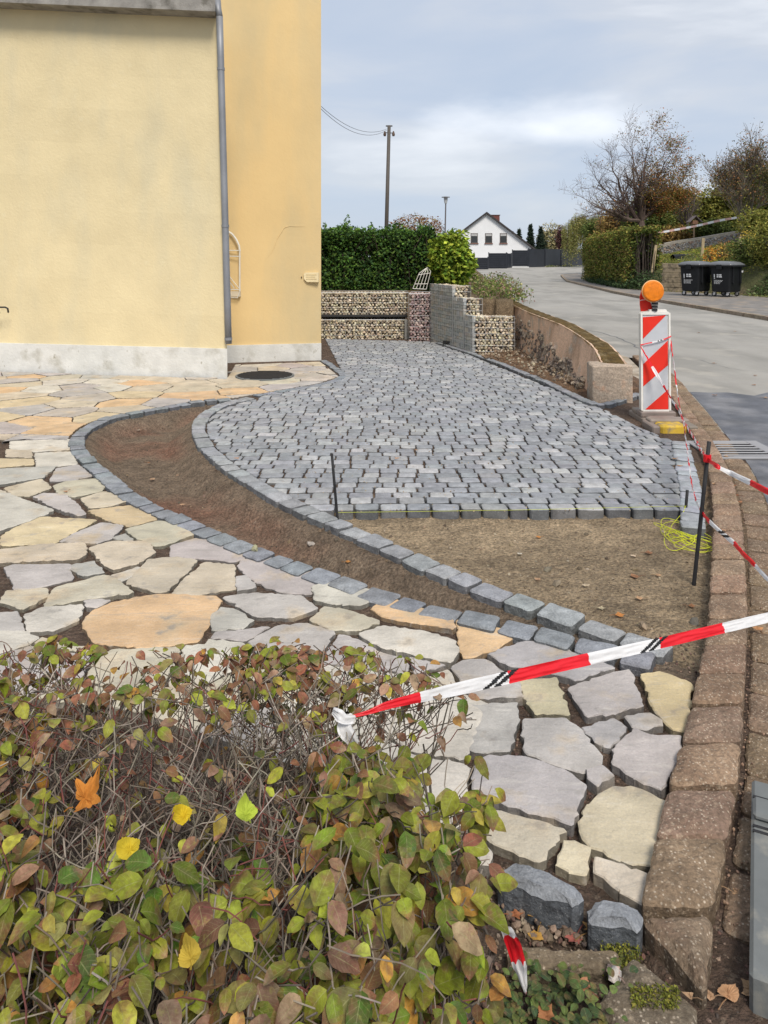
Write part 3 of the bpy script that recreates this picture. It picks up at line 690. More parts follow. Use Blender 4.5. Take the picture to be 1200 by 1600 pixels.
# ------------------------------------------------------------------ buildings
def wallprism(mb, pts, z0, z1, col=(.5, .5, .5)):
    n = len(pts); pts = ccw(pts)
    vs = [(x, y, z0) for x, y in pts] + [(x, y, z1) for x, y in pts]
    mb.add(vs, [(i, (i + 1) % n, n + (i + 1) % n, n + i) for i in range(n)] + [tuple(range(n))[::-1], tuple(range(n, 2 * n))], col)
A0 = W(355, 591); A1 = W(0, 579); dirw = (A1 - A0).normalized(); nw = Vector((dirw.y, -dirw.x, 0));
if nw.y > 0: nw = -nw
Aend = A0 + dirw * 9
house = thing('annex_building', (A0.x, A0.y, 0), 'low cream plastered annex with whitewashed plinth, left of the grey downpipe', 'building')
back = 1.75
def quadwall(mb, P, Q, z0, z1, th, lean=0, seg=18, zl=0):
    """wall slab whose right end leans a little; P right, Q left; front face towards the viewer, gently uneven"""
    nb = Vector((-.215, 1, 0)) * th; vs = []; nz_ = 10
    for j in range(nz_ + 1):
        for k in range(seg + 1):
            t = k / seg; z = z0 + (z1 + zl * t - z0) * j / nz_; p = P + (Q - P) * t + dirw * lean * (z / 5) * (1 - t)
            p = p + nw * (.006 * math.sin(p.x * 3.1 + z * 2) + .005 * math.sin(z * 5 + p.x))
            vs.append((p.x, p.y, z))
    b = len(vs)
    for (p0, z) in ((P, z0), (Q, z0), (P + dirw * lean * z1 / 5, z1), (Q, z1 + zl)):
        q = p0 + nb; vs.append((q.x, q.y, z))
    s = seg + 1
    fs = [(j * s + k, j * s + k + 1, (j + 1) * s + k + 1, (j + 1) * s + k)[::-1] for j in range(nz_) for k in range(seg)]
    fs += [tuple([j * s for j in range(nz_ + 1)] + [b + 2, b])]
    fs += [tuple([nz_ * s + k for k in range(s)] + [b + 3, b + 2])]
    fs += [(b, b + 2, b + 3, b + 1), tuple([b + 1] + [b + 3] + [j * s + seg for j in range(nz_, -1, -1)])]
    mb.add(vs, fs)
mb = MB(); Pw = A0 - nw * .03; quadwall(mb, Pw, Aend - nw * .03, .37, 4.80, back, lean=.17, zl=.9); mb.build('wall', M_plA, house)
mb = MB(); quadwall(mb, A0, Aend, -.12, .385, back + .02, seg=30); mb.build('plinth', M_plinth, house)
# roof slab with a worn concrete fascia
mb = MB(); P = A0 + nw * .24 + dirw * .06; Q = Aend + nw * .24; sv = Vector((-.225, 1, 0)) * 2.2; vs = []
for p, zz in ((P, 4.73), (Q, 5.66), (Q + sv, 5.66), (P + sv, 4.73)): vs.append((p.x, p.y, zz))
vs += [(x, y, z + .17) for x, y, z in vs]
mb.add(vs, [(0, 1, 2, 3)[::-1], (4, 5, 6, 7), (0, 4, 5, 1)[::-1], (1, 5, 6, 2)[::-1], (2, 6, 7, 3)[::-1], (3, 7, 4, 0)[::-1]]); mb.build('roof_slab', M_conc, house)
# coping plaster strip over the plinth: loose flakes
# downpipe
pp = thing('downpipe', W(356, 545), 'grey zinc downpipe running down the corner between the two yellow buildings', 'downpipe')
top = D(343, 26, 10.05); bot = D(357, 537, 10.05)
mb = MB(); mb.tube([top + (bot - top) * (i / 8) for i in range(9)], .044, 14); mb.build('pipe', M_zinc, pp, True)
mb = MB(); q = top + (bot - top) * 0.0; mb.tube([q + Vector((-.05, .1, .28)), q + Vector((-.03, .05, .12)), q], .044, 12); mb.build('elbow', M_zinc, pp, True)
for t in (.16, .64, .985):
    q = top + (bot - top) * t; mb = MB(); mb.tube([q - Vector((0, 0, .018)), q + Vector((0, 0, .018))], .05, 14); mb.box(q.x - .008, q.x + .008, q.y + .03, q.y + .12, q.z - .012, q.z + .012); mb.build('pipe_clamp', M_zinc, pp)
# tall building
B0 = W(502, 561); B1 = W(340, 565.5)
d2 = (B1 - B0).normalized(); tall = thing('tall_building', (B0.x, B0.y, 0), 'tall ochre plastered building behind the downpipe with a low white plinth', 'building')
nn = Vector((d2.y, -d2.x, 0)); nn = nn if nn.y < 0 else -nn
def tallp(off, L_, dp):
    P = B0 + nn * off; Q = P + d2 * L_; rv = Vector((-.17, 1, 0)).normalized()
    return [(P.x, P.y), (Q.x, Q.y), (Q.x + rv.x * dp, Q.y + rv.y * dp), (P.x + rv.x * dp, P.y + rv.y * dp)]
mb = MB(); wallprism(mb, tallp(-.025, 6, 6.02), .24, 9.5); mb.build('wall', M_plB, tall)
mb = MB(); wallprism(mb, tallp(0, 6.02, 6.0), -.12, .245); mb.build('plinth', M_plinth, tall)
mb = MB(); wallprism(mb, tallp(.3, 6.3, 6.4), 9.5, 9.7); mb.build('roof', M_roof, tall)
# wire corbel / lantern bracket on the wall
br = thing('wall_rack', D(365, 465, 11.7), 'white metal wall rack with arched top behind the downpipe', 'rack')
mb = MB(); dA = 11.62
def dp(x, y, d=dA): return D(x, y, d)
for s_ in (0, .10):
    dd_ = dA + s_
    mb.tube([dp(357.5, 462, dd_), dp(357, 362, dd_)], .010, 6); mb.tube([dp(374.5, 455, dd_), dp(374.5, 392, dd_)], .012, 6)
    mb.tube([dp(357, 362, dd_), dp(363, 366, dd_), dp(369, 374, dd_), dp(373.5, 384, dd_), dp(374.5, 392, dd_)], .016, 6)
    mb.tube([dp(349, 362, dd_), dp(357, 362, dd_)], .010, 6)
    for yq in (391, 400, 452): mb.tube([dp(345, yq, dd_), dp(376, yq + .6, dd_)], .008, 6)
    mb.tube([dp(357, 430, dd_), dp(373, 450, dd_)], .006, 5); mb.tube([dp(357, 438, dd_), dp(366, 450, dd_)], .005, 5)
    mb.tube([dp(357.5, 454, dd_), dp(359, 465, dd_), dp(371, 465.5, dd_), dp(375, 454, dd_)], .008, 6)
for xx, yq in ((374.5, 392), (374.5, 452), (357.5, 452), (357, 362)): mb.tube([dp(xx, yq, dA), dp(xx, yq, dA + .2)], .008, 5)
mb.build('frame', M_white, br)
mb = MB(); a = dp(347, 455, dA + .004); b = dp(375, 463.5, dA + .004); mb.box(a.x, b.x, dA + .01, dA + .09, b.z, a.z, (.66, .58, .45)); mb.build('tray', M_attr, br)
# small plaque
pl = thing('wall_plaque', D(485, 433, 11.8), 'small cream plaque near the right edge of the ochre wall', 'plaque')
a = D(474, 441, 11.80); b = D(497, 426, 11.80); yw = 11.86 - .0
mb = MB(); c = .05
pts = [(a.x + c, a.z), (b.x, a.z), (b.x, b.z), (a.x + .5 * c, b.z), (a.x, b.z - .02), (a.x, a.z + c)]
yf = B0.y - .06; 
mb.add([(x, yf, z) for x, z in pts] + [(x, yf + .08, z) for x, z in pts], [tuple(range(6))] + [(i, 6 + i, 6 + (i + 1) % 6, (i + 1) % 6) for i in range(6)], (.76, .64, .40)); mb.build('plate', M_attr, pl)
mb = MB()
for i in range(3): zz = b.z - .035 - i * .032; mb.box(a.x + .035, b.x - .03 - .02 * (i % 2), yf - .003, yf + .001, zz - .006, zz + .004, (.55, .43, .22))
mb.build('raised_lines', M_attr, pl)
mb = MB(); q = D(471, 433, yf); mb.tube([q, q + Vector((0, .1, 0))], .009, 8, (.1, .07, .05)); mb.build('screw', M_attr, pl)
# crack in the ochre plaster is relief: two thin raised ridges
mb = MB(); 
ck = [(416, 405), (424, 395), (428, 388), (432, 376), (436, 369), (444, 356), (452, 353.5), (463, 354), (476, 354)]
cps = []
for x, y in ck:
    t = (x - 502) / (340 - 502); d = 11.93 + (B1.y - B0.y) * t - .004; cps.append(D(x, y, B0.y + (B1.y - B0.y) * t + .022))
mb.tube(cps, [.002, .003, .004, .004, .006, .007, .006, .005, .002], 5, (.60, .40, .17)); o = mb.build('plaster_crack', M_plB, tall)
# wall hook at the far left
hk = thing('wall_hook', D(4, 484, 10.6), 'small black metal hook on the cream wall at the far left', 'hook')
mb = MB(); mb.tube([D(-8, 480, 10.55), D(8, 480, 10.55), D(12, 482, 10.55), D(13, 488, 10.6)], .012, 6); mb.tube([D(-8, 480, 10.55), D(-8, 480, 10.9)], .01, 6)
mb.tube([D(-6, 490, 10.6), D(-1, 488, 10.6)], .02, 6); mb.build('hook', M_iron, hk)
# manhole
mh = thing('manhole_cover', W(414, 587.5), 'dark round manhole cover set in flagstones near the downpipe', 'manhole cover')
c = W(414, 587.5); mb = MB()
mb.tube([(c.x, c.y, -.02), (c.x, c.y, .012)], .39, 40); mb.build('cover', M_drain, mh)
mb = MB()
for i in range(-6, 7):
    h = math.sqrt(max(0, .36 ** 2 - (i * .055) ** 2))
    if h > .03: mb.box(c.x - h, c.x + h, c.y + i * .055 - .012, c.y + i * .055 + .012, .010, .02)
mb.build('ribs', M_iron, mh)

# ------------------------------------------------------------------ gabions
ICO = None
def ico():
    global ICO
    if ICO is None:
        import bmesh
        bm = bmesh.new(); bmesh.ops.create_icosphere(bm, subdivisions=1, radius=1.0)
        ICO = ([v.co.copy() for v in bm.verts], [tuple(v.index for v in f.verts) for f in bm.faces]); bm.free()
    return ICO
def rock(mb, c, r, col, sq=(1, 1, .75), j=.22):
    vs, fs = ico(); rot = Matrix.Rotation(rnd(0, 6.3), 3, Vector((rnd(-1, 1), rnd(-1, 1), rnd(-1, 1))).normalized()); c = Vector(c)
    out = []
    for v in vs:
        p = v * (1 + rnd(-j, j)); p = Vector((p.x * sq[0], p.y * sq[1], p.z * sq[2])); out.append(c + rot @ (p * r))
    mb.add(out, fs, col)
def rockface(mb, P, Q, z0, z1, s, cols, out, zt1=None):
    """rocks filling the vertical rectangle P-Q; out = unit vector towards the viewer; the top may slope to zt1 at Q"""
    L_ = (Q - P).length; t = (Q - P).normalized(); n = max(1, int(L_ / s))
    for i in range(n):
        zt = z1 if zt1 is None else z1 + (zt1 - z1) * (i + .5) / n
        m_ = max(1, int((zt - z0) / (s * .72)))
        for j in range(m_):
            p = P + t * ((i + .5 + rnd(-.25, .25)) * s + (.5 * s if j % 2 else 0) * (1 if i < n - 1 else 0)); z = z0 + (j + .5 + rnd(-.2, .2)) * (zt - z0) / m_
            rock(mb, (p.x + out.x * rnd(-.015, .005), p.y + out.y * rnd(-.015, .005), z), s * rnd(.45, .62), vary(random.choice(cols), .25, .05))
def wiregrid(mb, P, Q, z0, z1, out, gx=.1, gz=.1, r=.0028, zt1=None):
    L_ = (Q - P).length; n = max(1, round(L_ / gx)); o = out * .022
    for i in range(n + 1):
        p = P + (Q - P) * (i / n) + o; zt = z1 if zt1 is None else z1 + (zt1 - z1) * i / n
        mb.tube([(p.x, p.y, z0), (p.x, p.y, zt)], r, 4, cap=False)
    m_ = max(1, round((z1 - z0) / gz))
    for j in range(m_ + 1):
        z = z0 + (z1 - z0) * j / m_; zz = z if zt1 is None else z0 + (zt1 - z0) * j / m_; p, q = P + o, Q + o; mb.tube([(p.x, p.y, z), (q.x, q.y, zz)], r, 4, cap=False)
beige = [(.55, .46, .32), (.62, .54, .40), (.47, .40, .30), (.68, .61, .47), (.38, .31, .23)]
reddish = [(.36, .25, .24), (.44, .32, .30), (.30, .22, .22), (.50, .40, .36)]
greyst = [(.42, .45, .45), (.50, .52, .51), (.38, .41, .42), (.50, .47, .42)]
def gabion(label, P, Q, z0, z1, depth, cols, s=.06, side=None, zt1=None, gx=.1):
    """P left, Q right of the front face"""
    t = (Q - P).normalized(); out = Vector((t.y, -t.x, 0)); out = out if out.y < 0 else -out
    g = thing('gabion', (P.x, P.y, z0), label, 'gabion', 'gabions around the cobbled yard')
    mb = MB(); e = .03
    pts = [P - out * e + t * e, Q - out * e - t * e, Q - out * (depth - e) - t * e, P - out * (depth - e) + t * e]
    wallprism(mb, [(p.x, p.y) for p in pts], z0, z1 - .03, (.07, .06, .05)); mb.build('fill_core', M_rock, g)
    mb = MB(); rockface(mb, P, Q, z0, z1, s, cols, out)
    # top layer
    for i in range(int((Q - P).length / (s * 1.1))):
        for j in range(int(depth / (s * 1.3))):
            p = P + t * ((i + .5) * s * 1.1) - out * ((j + .5) * s * 1.3); rock(mb, (p.x, p.y, z1 - s * .45), s * rnd(.5, .6), vary(random.choice(cols), .25))
    if side:
        for (a, b, o2, c2, s2) in side: rockface(mb, a, b, z0, z1, s2, c2, o2)
    mb.build('stones', M_rock, g)
    mb = MB(); wiregrid(mb, P, Q, z0, z1, out, gx)
    if side:
        for (a, b, o2, c2, s2) in side: wiregrid(mb, a, b, z0, z1, o2)
    pts = [p - out * -.01 for p in (P, Q)] + [Q - out * depth, P - out * depth]
    for i in range(4): a, b = pts[i], pts[(i + 1) % 4]; mb.tube([(a.x, a.y, z1 + .004), (b.x, b.y, z1 + .004)], .004, 4)
    mb.build('wire_basket', M_wire, g); return g
Z = Vector
gabion('long lower gabion of beige rubble at the back of the yard', Z((-1.35, 15.0, 0)), Z((.45, 15.0, 0)), -.05, .355, .6, beige)
gabion('long upper gabion of beige rubble set back above the lower one', Z((-1.35, 15.42, 0)), Z((.49, 15.42, 0)), .36, .865, .6, beige)
gabion('square gabion of purplish red rubble in the corner of the yard', Z((.475, 14.6, 0)), Z((1.0, 14.55, 0)), -.05, .885, .7, reddish)
mb = MB(); mb.bbox(-1.35, .46, 15.03, 15.40, .40, .43, .006); tag(mb.build('plank', M_iron), 'dark plank lying along the ledge between the two long gabions', 'plank')
mb = MB(); mb.bbox(.40, .462, 14.93, 15.0, -.05, .36, .006, (.42, .41, .38)); tag(mb.build('post', M_attr), 'short pale grey post between lower and reddish gabions', 'post')
sA = Vector((.28, -.96, 0)).normalized(); base = Vector((.98, 14.2, 0)); lout = Vector((-.96, -.28, 0)).normalized()
def sp_(d): t = (14.2 - d) / .96 * 1.0; return base + sA * t
def slabs(mb, P, Q, z0, z1, zt1=None):
    L_ = (Q - P).length; t = (Q - P).normalized(); z = z0; 
    while z < z1 - .01:
        h = min(rnd(.045, .09), z1 - z); x = 0
        while x < L_:
            w_ = min(rnd(.09, .2), L_ - x); 
            if w_ < .02: break
            a = P + t * (x + .003); b = P + t * (x + w_ - .003); c = vary(random.choice(greyst), .12); o1 = lout * rnd(0, .012)
            vs = [a + o1, b + o1, b - lout * .05, a - lout * .05]; wallprism(mb, [(v.x, v.y) for v in vs], z + .003, z + h - .003, c); x += w_
        z += h
def stepgab(label, d0, d1, z1, wd, z0=-.05):
    P, Q = sp_(d1), sp_(d0)        # Q nearer
    g = thing('gabion', (Q.x, Q.y, 0), label, 'gabion', 'gabions around the cobbled yard'); R_ = Vector((1, -.1, 0)).normalized(); F = Vector((-.1, -1, 0)).normalized()
    mb = MB(); e = .03
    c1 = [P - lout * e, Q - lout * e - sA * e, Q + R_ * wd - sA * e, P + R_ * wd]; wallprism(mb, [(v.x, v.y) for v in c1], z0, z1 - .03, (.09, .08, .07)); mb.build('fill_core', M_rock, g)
    mb = MB(); slabs(mb, P, Q - sA * .02, z0, z1); rockface(mb, Q + R_ * .03, Q + R_ * wd, z0, z1, .055, beige, F)
    for i in range(int(wd / .06)):
        for j in range(int((Q - P).length / .07)): p = P + sA * ((j + .5) * .07) + R_ * ((i + .5) * .06); rock(mb, (p.x, p.y, z1 - .03), .034, vary(random.choice(beige), .2))
    mb.build('stones', M_rock, g)
    mb = MB(); wiregrid(mb, P, Q, z0, z1, lout, .1, .1, .0035); wiregrid(mb, Q, Q + R_ * wd, z0, z1, F); mb.build('wire_basket', M_wire, g)
stepgab('tallest and farthest slab faced gabion of the stepped run', 13.4, 14.5, 1.08, .30)
stepgab('middle gabion of the stepped run, slab faced with beige end', 12.92, 13.38, .89, .30)
stepgab('lowest and nearest gabion of the stepped run, beside the soil bed', 12.54, 12.90, .62, .66)
for i, (x, y) in enumerate(((695, 541), (701, 541.5))):
    a = W(x, y); mb = MB(); mb.bbox(a.x - .03, a.x + .03, a.y - .03, a.y + .03, -.02, .09, .008, (.02, .02, .02)); mb.bbox(a.x - .036, a.x + .036, a.y - .036, a.y + .036, .085, .10, .006, (.03, .03, .03))
    tag(mb.build('cable_box', M_attr), ('left', 'right')[i] + ' one of two small black boxes at the foot of the stepped gabions', 'box', 'small black boxes')

# ------------------------------------------------------------------ old rendered wall beside the road
rw = thing('retaining_wall', (2.4, 9, 0), 'low weathered terracotta rendered wall with mossy top beside the road', 'wall')
LW = [(2.44, 8.62, .39), (2.50, 9.13, .50), (2.49, 9.6, .568), (2.42, 10.24, .653), (2.36, 11.02, .686), (2.3, 12.2, .705), (2.25, 13.7, .761), (2.3, 15.5, .82), (2.42, 17, .88), (2.75, 21, .93)]
RWt = [(2.70, 8.50, .39), (2.77, 9.3, .50), (2.76, 10.2, .568), (2.66, 11.0, .653), (2.56, 11.9, .686), (2.53, 13.6, .705), (2.50, 14.8, .761), (2.55, 16, .82), (2.68, 17.4, .88), (3.0, 21.2, .93)]
mb = MB(); stone(mb, [(2.30, 8.47), (2.74, 8.44), (2.76, 8.78), (2.33, 8.82)], -.2, .395, (.42, .35, .28), bev=.015, jit=.008, seg=.05, dome=.006, tilt=.002, rnd_c=.06, sidecol=(.40, .34, .28)); mb.build('end_block', mat('end_block_render', (.50, .40, .31), .95, .2, 4, 1, 22, .02, col2=(.40, .37, .32), c2=(.50, .62), c2scale=3, col3=(.60, .38, .26), c3=(.54, .66), c3scale=5, fine=(50, .45, (.14, .12, .10), (.56, .5, .43))), rw)
def dens(P, n=8):
    o = []; V = [Vector(p) for p in P]
    for i in range(len(P) - 1):
        a, b, c, d = V[max(i - 1, 0)], V[i], V[i + 1], V[min(i + 2, len(V) - 1)]
        for k in range(n): t = k / n; o.append(tuple(.5 * ((2 * b) + (c - a) * t + (2 * a - 5 * b + 4 * c - d) * t * t + (3 * b - a - 3 * c + d) * t ** 3)))
    return o + [P[-1]]
LWd, RWd = dens(LW), dens(RWt)
mb = MB(); vs = []; nl = 7
for (x, y, z), (u, v, w_) in zip(LWd, RWd):
    ring = [(x - .11 * (1 - k / (nl - 1)), y, -.2 + (z + .2) * k / (nl - 1)) for k in range(nl)] + [(u, v, w_ - (w_ + .2) * k / (nl - 1)) for k in range(nl)]
    ring = [(a + .004 * math.sin(b * 5 + c * 7), b, c) for a, b, c in ring]
    vs += ring
k2 = 2 * nl; n = len(LWd)
fs = [(i * k2 + k, i * k2 + (k + 1), (i + 1) * k2 + (k + 1), (i + 1) * k2 + k)[::-1] for i in range(n - 1) for k in range(k2 - 1) if k != nl - 1] + [(i * k2 + nl - 1, i * k2 + nl, (i + 1) * k2 + nl, (i + 1) * k2 + nl - 1)[::-1] for i in range(n - 1)]
fs += [tuple(range(k2))[::1], tuple(range((n - 1) * k2, n * k2))[::-1]]
mb.add(vs, fs); mb.build('wall_body', M_wallp, rw)
mb = MB(); tv = []
for i, ((x, y, z), (u, v, w_)) in enumerate(zip(LWd, RWd)):
    for k in range(7):
        t = -.03 + 1.06 * k / 6; e = 0 if k in (0, 6) else 1
        tv.append((x + (u - x) * t + rnd(-.01, .01), y + (v - y) * t, z + (.006 if e else -.012) + e * rnd(.0, .012)))
mb.add(tv, [(i * 7 + k, (i + 1) * 7 + k, (i + 1) * 7 + k + 1, i * 7 + k + 1) for i in range(n - 1) for k in range(6)]); mb.build('mossy_top', M_moss, rw, True)
# rubble core showing where the render has fallen off
mb = MB()
for i in range(520):
    y = rnd(9.3, 13.2); t = (y - 9.3) / 3.9; x = float(np.interp(y, [p[1] for p in LW], [p[0] for p in LW]))
    zt = float(np.interp(y, [9.3, 10.2, 11.2, 12.2, 13.2], [.08, .26, .42, .52, .60])) + .06 * math.sin(y * 9)
    z = rnd(-.02, 1) * zt
    rock(mb, (x - .10 * (1 - (max(z, 0) + .2) / .85) - rnd(-.01, .012) - (.08 if z < .05 else 0) * rnd(0, 1), y, max(z, .0)), rnd(.022, .045), vary(random.choice([(.27, .22, .175), (.16, .13, .11), (.34, .28, .22)]), .25), (1, 1.2, .7))
mb.build('exposed_rubble', M_rock, rw)
mb = MB()
for i in range(420):
    p = W(rnd(745, 925), rnd(556, 628)); b2p = W2((735, 548), (925, 630), (905, 600), (800, 545))
    x = rnd(1.3, 2.35); y = rnd(8.9, 12.8)
    if inside((x, y), W2((700, 540), (935, 632), (925, 600), (850, 560), (790, 530))):
        rock(mb, (x, y, .03 + .05 * sstep(.1, .9, x - 1.2)), rnd(.008, .03), vary(random.choice([(.26, .19, .13), (.18, .13, .09), (.32, .27, .2)]), .2))
tag(mb.build('rubble', M_rock), 'loose rubble scattered on the soil bed below the old wall', 'rubble', kind='stuff')

# ------------------------------------------------------------------ pebbles and crumbs on sand and trench
mb = MB()
trp = ROW2 + ROW1[::-1]
k = 0
while k < 2600:
    x, y = rnd(-2.3, 2), rnd(2.9, 8)
    i1 = inside((x, y), trp); i2 = not i1 and inside((x, y), SANDP)
    if not (i1 or i2) or rnd(0, 1) > (5.5 / y) ** 2: k += .2; continue
    zz = float(height(np.array([[x]]), np.array([[y]]))[0][0, 0]); k += 1
    rr = random.choice([.003, .004, .004, .005, .006, .008]) if k > 110 else rnd(.009, .019)
    rock(mb, (x, y, zz), rr, vary(random.choice([(.20, .15, .10), (.30, .23, .15), (.13, .10, .07), (.36, .30, .22)] if i2 else [(.16, .11, .08), (.24, .17, .11), (.10, .08, .06)]), .2))
tag(mb.build('gravel', M_rock), 'fine gravel and crumbs on the sand bed and in the trench', 'gravel', kind='stuff')
mb = MB(); k = 0
while k < 900:
    x, y = rnd(-2, 2.3), 4.8 + 4.5 * rnd(0, 1) ** 1.6
    if not inside((x, y), C2): k += .3; continue
    rock(mb, (x, y, .002), rnd(.002, .006), vary((.34, .27, .19), .3)); k += 1
tag(mb.build('sand_crumbs', M_rock), 'crumbs of sand and grit strewn over the cobbles', 'grit', kind='stuff')
# grit in the flagstone joints and the bed
mb = MB()
for i in range(3000):
    x, y = rnd(-.2, 1.9), rnd(1.2, 3.3)
    rock(mb, (x, y, -.029), rnd(.003, .007), vary(random.choice([(.14, .08, .065), (.2, .13, .1), (.09, .07, .06), (.28, .2, .15)]), .25))
tag(mb.build('joint_grit', M_rock), 'reddish grit lying in the joints around the near flagstones', 'grit', kind='stuff')
# ------------------------------------------------------------------ drain grate
dg = thing('drain_grate', W(1160, 700), 'rectangular steel drain grate in the asphalt beside the kerb', 'drain grate')
a = W(1120, 712); b = W(1206, 690)
mb = MB(); x0, x1, y0, y1 = 2.66, 3.12, 6.14, 6.60
mb.box(x0 - .05, x1 + .05, y0 - .05, y1 + .05, -.06, -.0125, (.02, .02, .02)); mb.build('shaft_shade', M_iron, dg)  # solid near-black block: paints the darkness of the shaft below the bars
mb = MB(); c = (.30, .30, .31)
for (p, q, r_, s_) in ((x0 - .05, x0, y0 - .05, y1 + .05), (x1, x1 + .10, y0 - .05, y1 + .05), (x0, x1, y0 - .05, y0), (x0, x1, y1, y1 + .05)): mb.bbox(p, q, r_, s_, -.02, .002, .004, c)
mb.build('frame', M_attr, dg)
mb = MB()
for i in range(6): yy_ = y0 + .04 + i * .078; mb.bbox(x0, x1, yy_ - .012, yy_ + .014, -.006, .0, .002, (.33, .33, .34))
mb.build('bars', M_attr, dg)

# ------------------------------------------------------------------ warning board
bd = thing('warning_board', W(1027, 655), 'red and white striped warning board with amber lamp on plastic feet', 'warning board')
by = 7.5
a = D(1001.5, 643, by); b = D(1048, 487, by); bw = b.x - a.x; bh = b.z - a.z
Mb = Matrix.Translation(Vector((a.x, by, a.z))) @ Matrix.Rotation(R(-.4), 4, 'Y')
def rrect(x0, z0, x1, z1, c): return [(x0 + c, z0), (x1 - c, z0), (x1, z0 + c), (x1, z1 - c), (x1 - c, z1), (x0 + c, z1), (x0, z1 - c), (x0, z0 + c)]
def plate(mb, pts, y0, y1, col, M):
    n = len(pts); vs = [M @ Vector((x, y0, z)) for x, z in pts] + [M @ Vector((x, y1, z)) for x, z in pts]
    mb.add(vs, [tuple(range(n)), tuple(range(n, 2 * n))[::-1]] + [(i, n + i, n + (i + 1) % n, (i + 1) % n) for i in range(n)], col)
mb = MB(); plate(mb, rrect(0, 0, bw, bh, .02), 0, .05, (.66, .64, .58), Mb); 
for (x0, z0, x1, z1) in ((0, .01, .018, bh - .01), (bw - .018, .01, bw, bh - .01), (.018, 0, bw - .018, .018), (.018, bh - .03, bw - .018, bh)): plate(mb, rrect(x0, z0, x1, z1, .005), -.012, .001, (.74, .72, .67), Mb)
plate(mb, rrect(.09, bh - .005, bw - .03, bh + .02, .006), .005, .045, (.7, .68, .64), Mb)
mb.build('panel', M_attr, bd)
def sx(u): return .022 + u * (bw - .048)
def sz(v): return .022 + (1 - v) * (bh - .058)
mb = MB(); plate(mb, [(sx(0), sz(1)), (sx(1), sz(1)), (sx(1), sz(0)), (sx(0), sz(0))], -.004, .001, (.50, .52, .55), Mb); mb.build('white_sheeting', M_attr, bd)
mb = MB()
for pts in (((0, .02), (.93, 0), (0, .25)), ((1, .27), (1, .53), (0, .755), (0, .52)), ((1, .79), (1, 1), (.08, 1))):
    pts = [(sx(u), sz(v)) for u, v in pts]
    if area(pts) < 0: pts = pts[::-1]
    plate(mb, pts, -.008, -.003, (.72, .03, .015), Mb)
mb.build('red_stripe', M_attr, bd)
# lamp
lc = D(1020, 455, by - .03); lr = .102
lamp = MB(); 
for s_, y0, y1 in ((1, -.035, .035),):
    ring = [(lc.x, lc.y - .055, lc.z)]
    pr = [(.02, -.040), (.5 * lr, -.0385), (.88 * lr, -.035), (.97 * lr, -.027), (lr, -.012), (lr, .012), (.85 * lr, .035), (.3 * lr, .05)]
    vs = []; nn_ = 36
    for r_, yy_ in pr:
        for k in range(nn_): th = 2 * math.pi * k / nn_; vs.append((lc.x + r_ * math.cos(th), lc.y + yy_, lc.z + r_ * math.sin(th)))
    fs = [(i * nn_ + k, i * nn_ + (k + 1) % nn_, (i + 1) * nn_ + (k + 1) % nn_, (i + 1) * nn_ + k) for i in range(len(pr) - 1) for k in range(nn_)] + [tuple(range(nn_))[::-1], tuple(range((len(pr) - 1) * nn_, len(pr) * nn_))]
    lamp.add(vs, fs, (.9, .26, .01))
lo = lamp.build('lamp_lens', M_amber, bd, False)
mb = MB(); mb.tube([(lc.x + .1001 * math.cos(t * 6.2832 / 36) * 1.03, lc.y, lc.z + .1001 * math.sin(t * 6.2832 / 36) * 1.03) for t in range(37)], .007, 6, (.75, .45, .2)); mb.build('lens_rim', M_attr, lo, True)
mb = MB(); q = D(1023, 472, by); 
for i in range(3): mb.tube([(q.x, by, q.z - .03 * i - .002), (q.x, by, q.z - .03 * i - .026)], .032 - .003 * i, 14)
mb.build('lamp_socket', M_iron, bd)
mb = MB(); q0 = D(1022, 485, by); mb.tube([(q0.x, by, q0.z + .02), (q0.x, by, b.z)], .014, 8, (.75, .75, .73)); mb.build('lamp_stem', M_attr, bd)
mb = MB(); outer = [(1001.5, 487), (1000, 475), (1000, 463), (1003, 452), (1007, 444), (1012, 440)]; inner = [(1020, 444), (1016, 452), (1014, 463), (1017, 474), (1020, 484)]
pts = [D(x, y, by + .05) for x, y in outer + inner]; n = len(pts); pts = pts[::-1]
mb.add([(p.x, by + .045, p.z) for p in pts] + [(p.x, by + .062, p.z) for p in pts], [tuple(range(n)), tuple(range(n, 2 * n))[::-1]] + [(i, n + i, n + (i + 1) % n, (i + 1) % n) for i in range(n)], (.72, .03, .015)); mb.build('handle_fin', M_attr, bd)
p1 = D(1000, 469.5, by + .04); p2 = D(1014, 467, by + .04); mb = MB(); mb.tube([p1, p2], .004, 5, (.8, .6, .55)); mb.build('fin_band', M_attr, bd)
# feet: stacked recycled plastic base plates and a yellow one
ft = MB(); gc = (.25, .21, .18)
ft.bbox(2.50, 2.86, 7.15, 7.85, -.05, .03, .01, gc); ft.bbox(2.49, 2.86, 7.18, 7.32, .03, .07, .01, vary(gc)); ft.bbox(2.50, 2.84, 7.46, 7.6, .03, .085, .01, vary(gc)); ft.bbox(2.50, 2.70, 7.62, 7.76, .03, .075, .01, vary(gc)); ft.bbox(2.55, 2.8, 7.34, 7.44, .03, .055, .006, vary(gc))
ft.bbox(2.45, 2.52, 7.0, 7.3, -.04, .045, .01, vary(gc)); ft.bbox(2.77, 2.86, 6.98, 7.3, -.04, .05, .01, vary((.2, .17, .14)))
ft.build('base_plate', M_attr, bd)
ft = MB(); ft.bbox(2.525, 2.765, 7.0, 7.18, -.05, .055, .018, (.62, .42, .04)); ft.build('yellow_foot', mat('worn_yellow', (.60, .40, .05), .8, .2, 10, .4, 40, .01, col2=(.28, .22, .14), c2=(.52, .62), c2scale=9), bd)

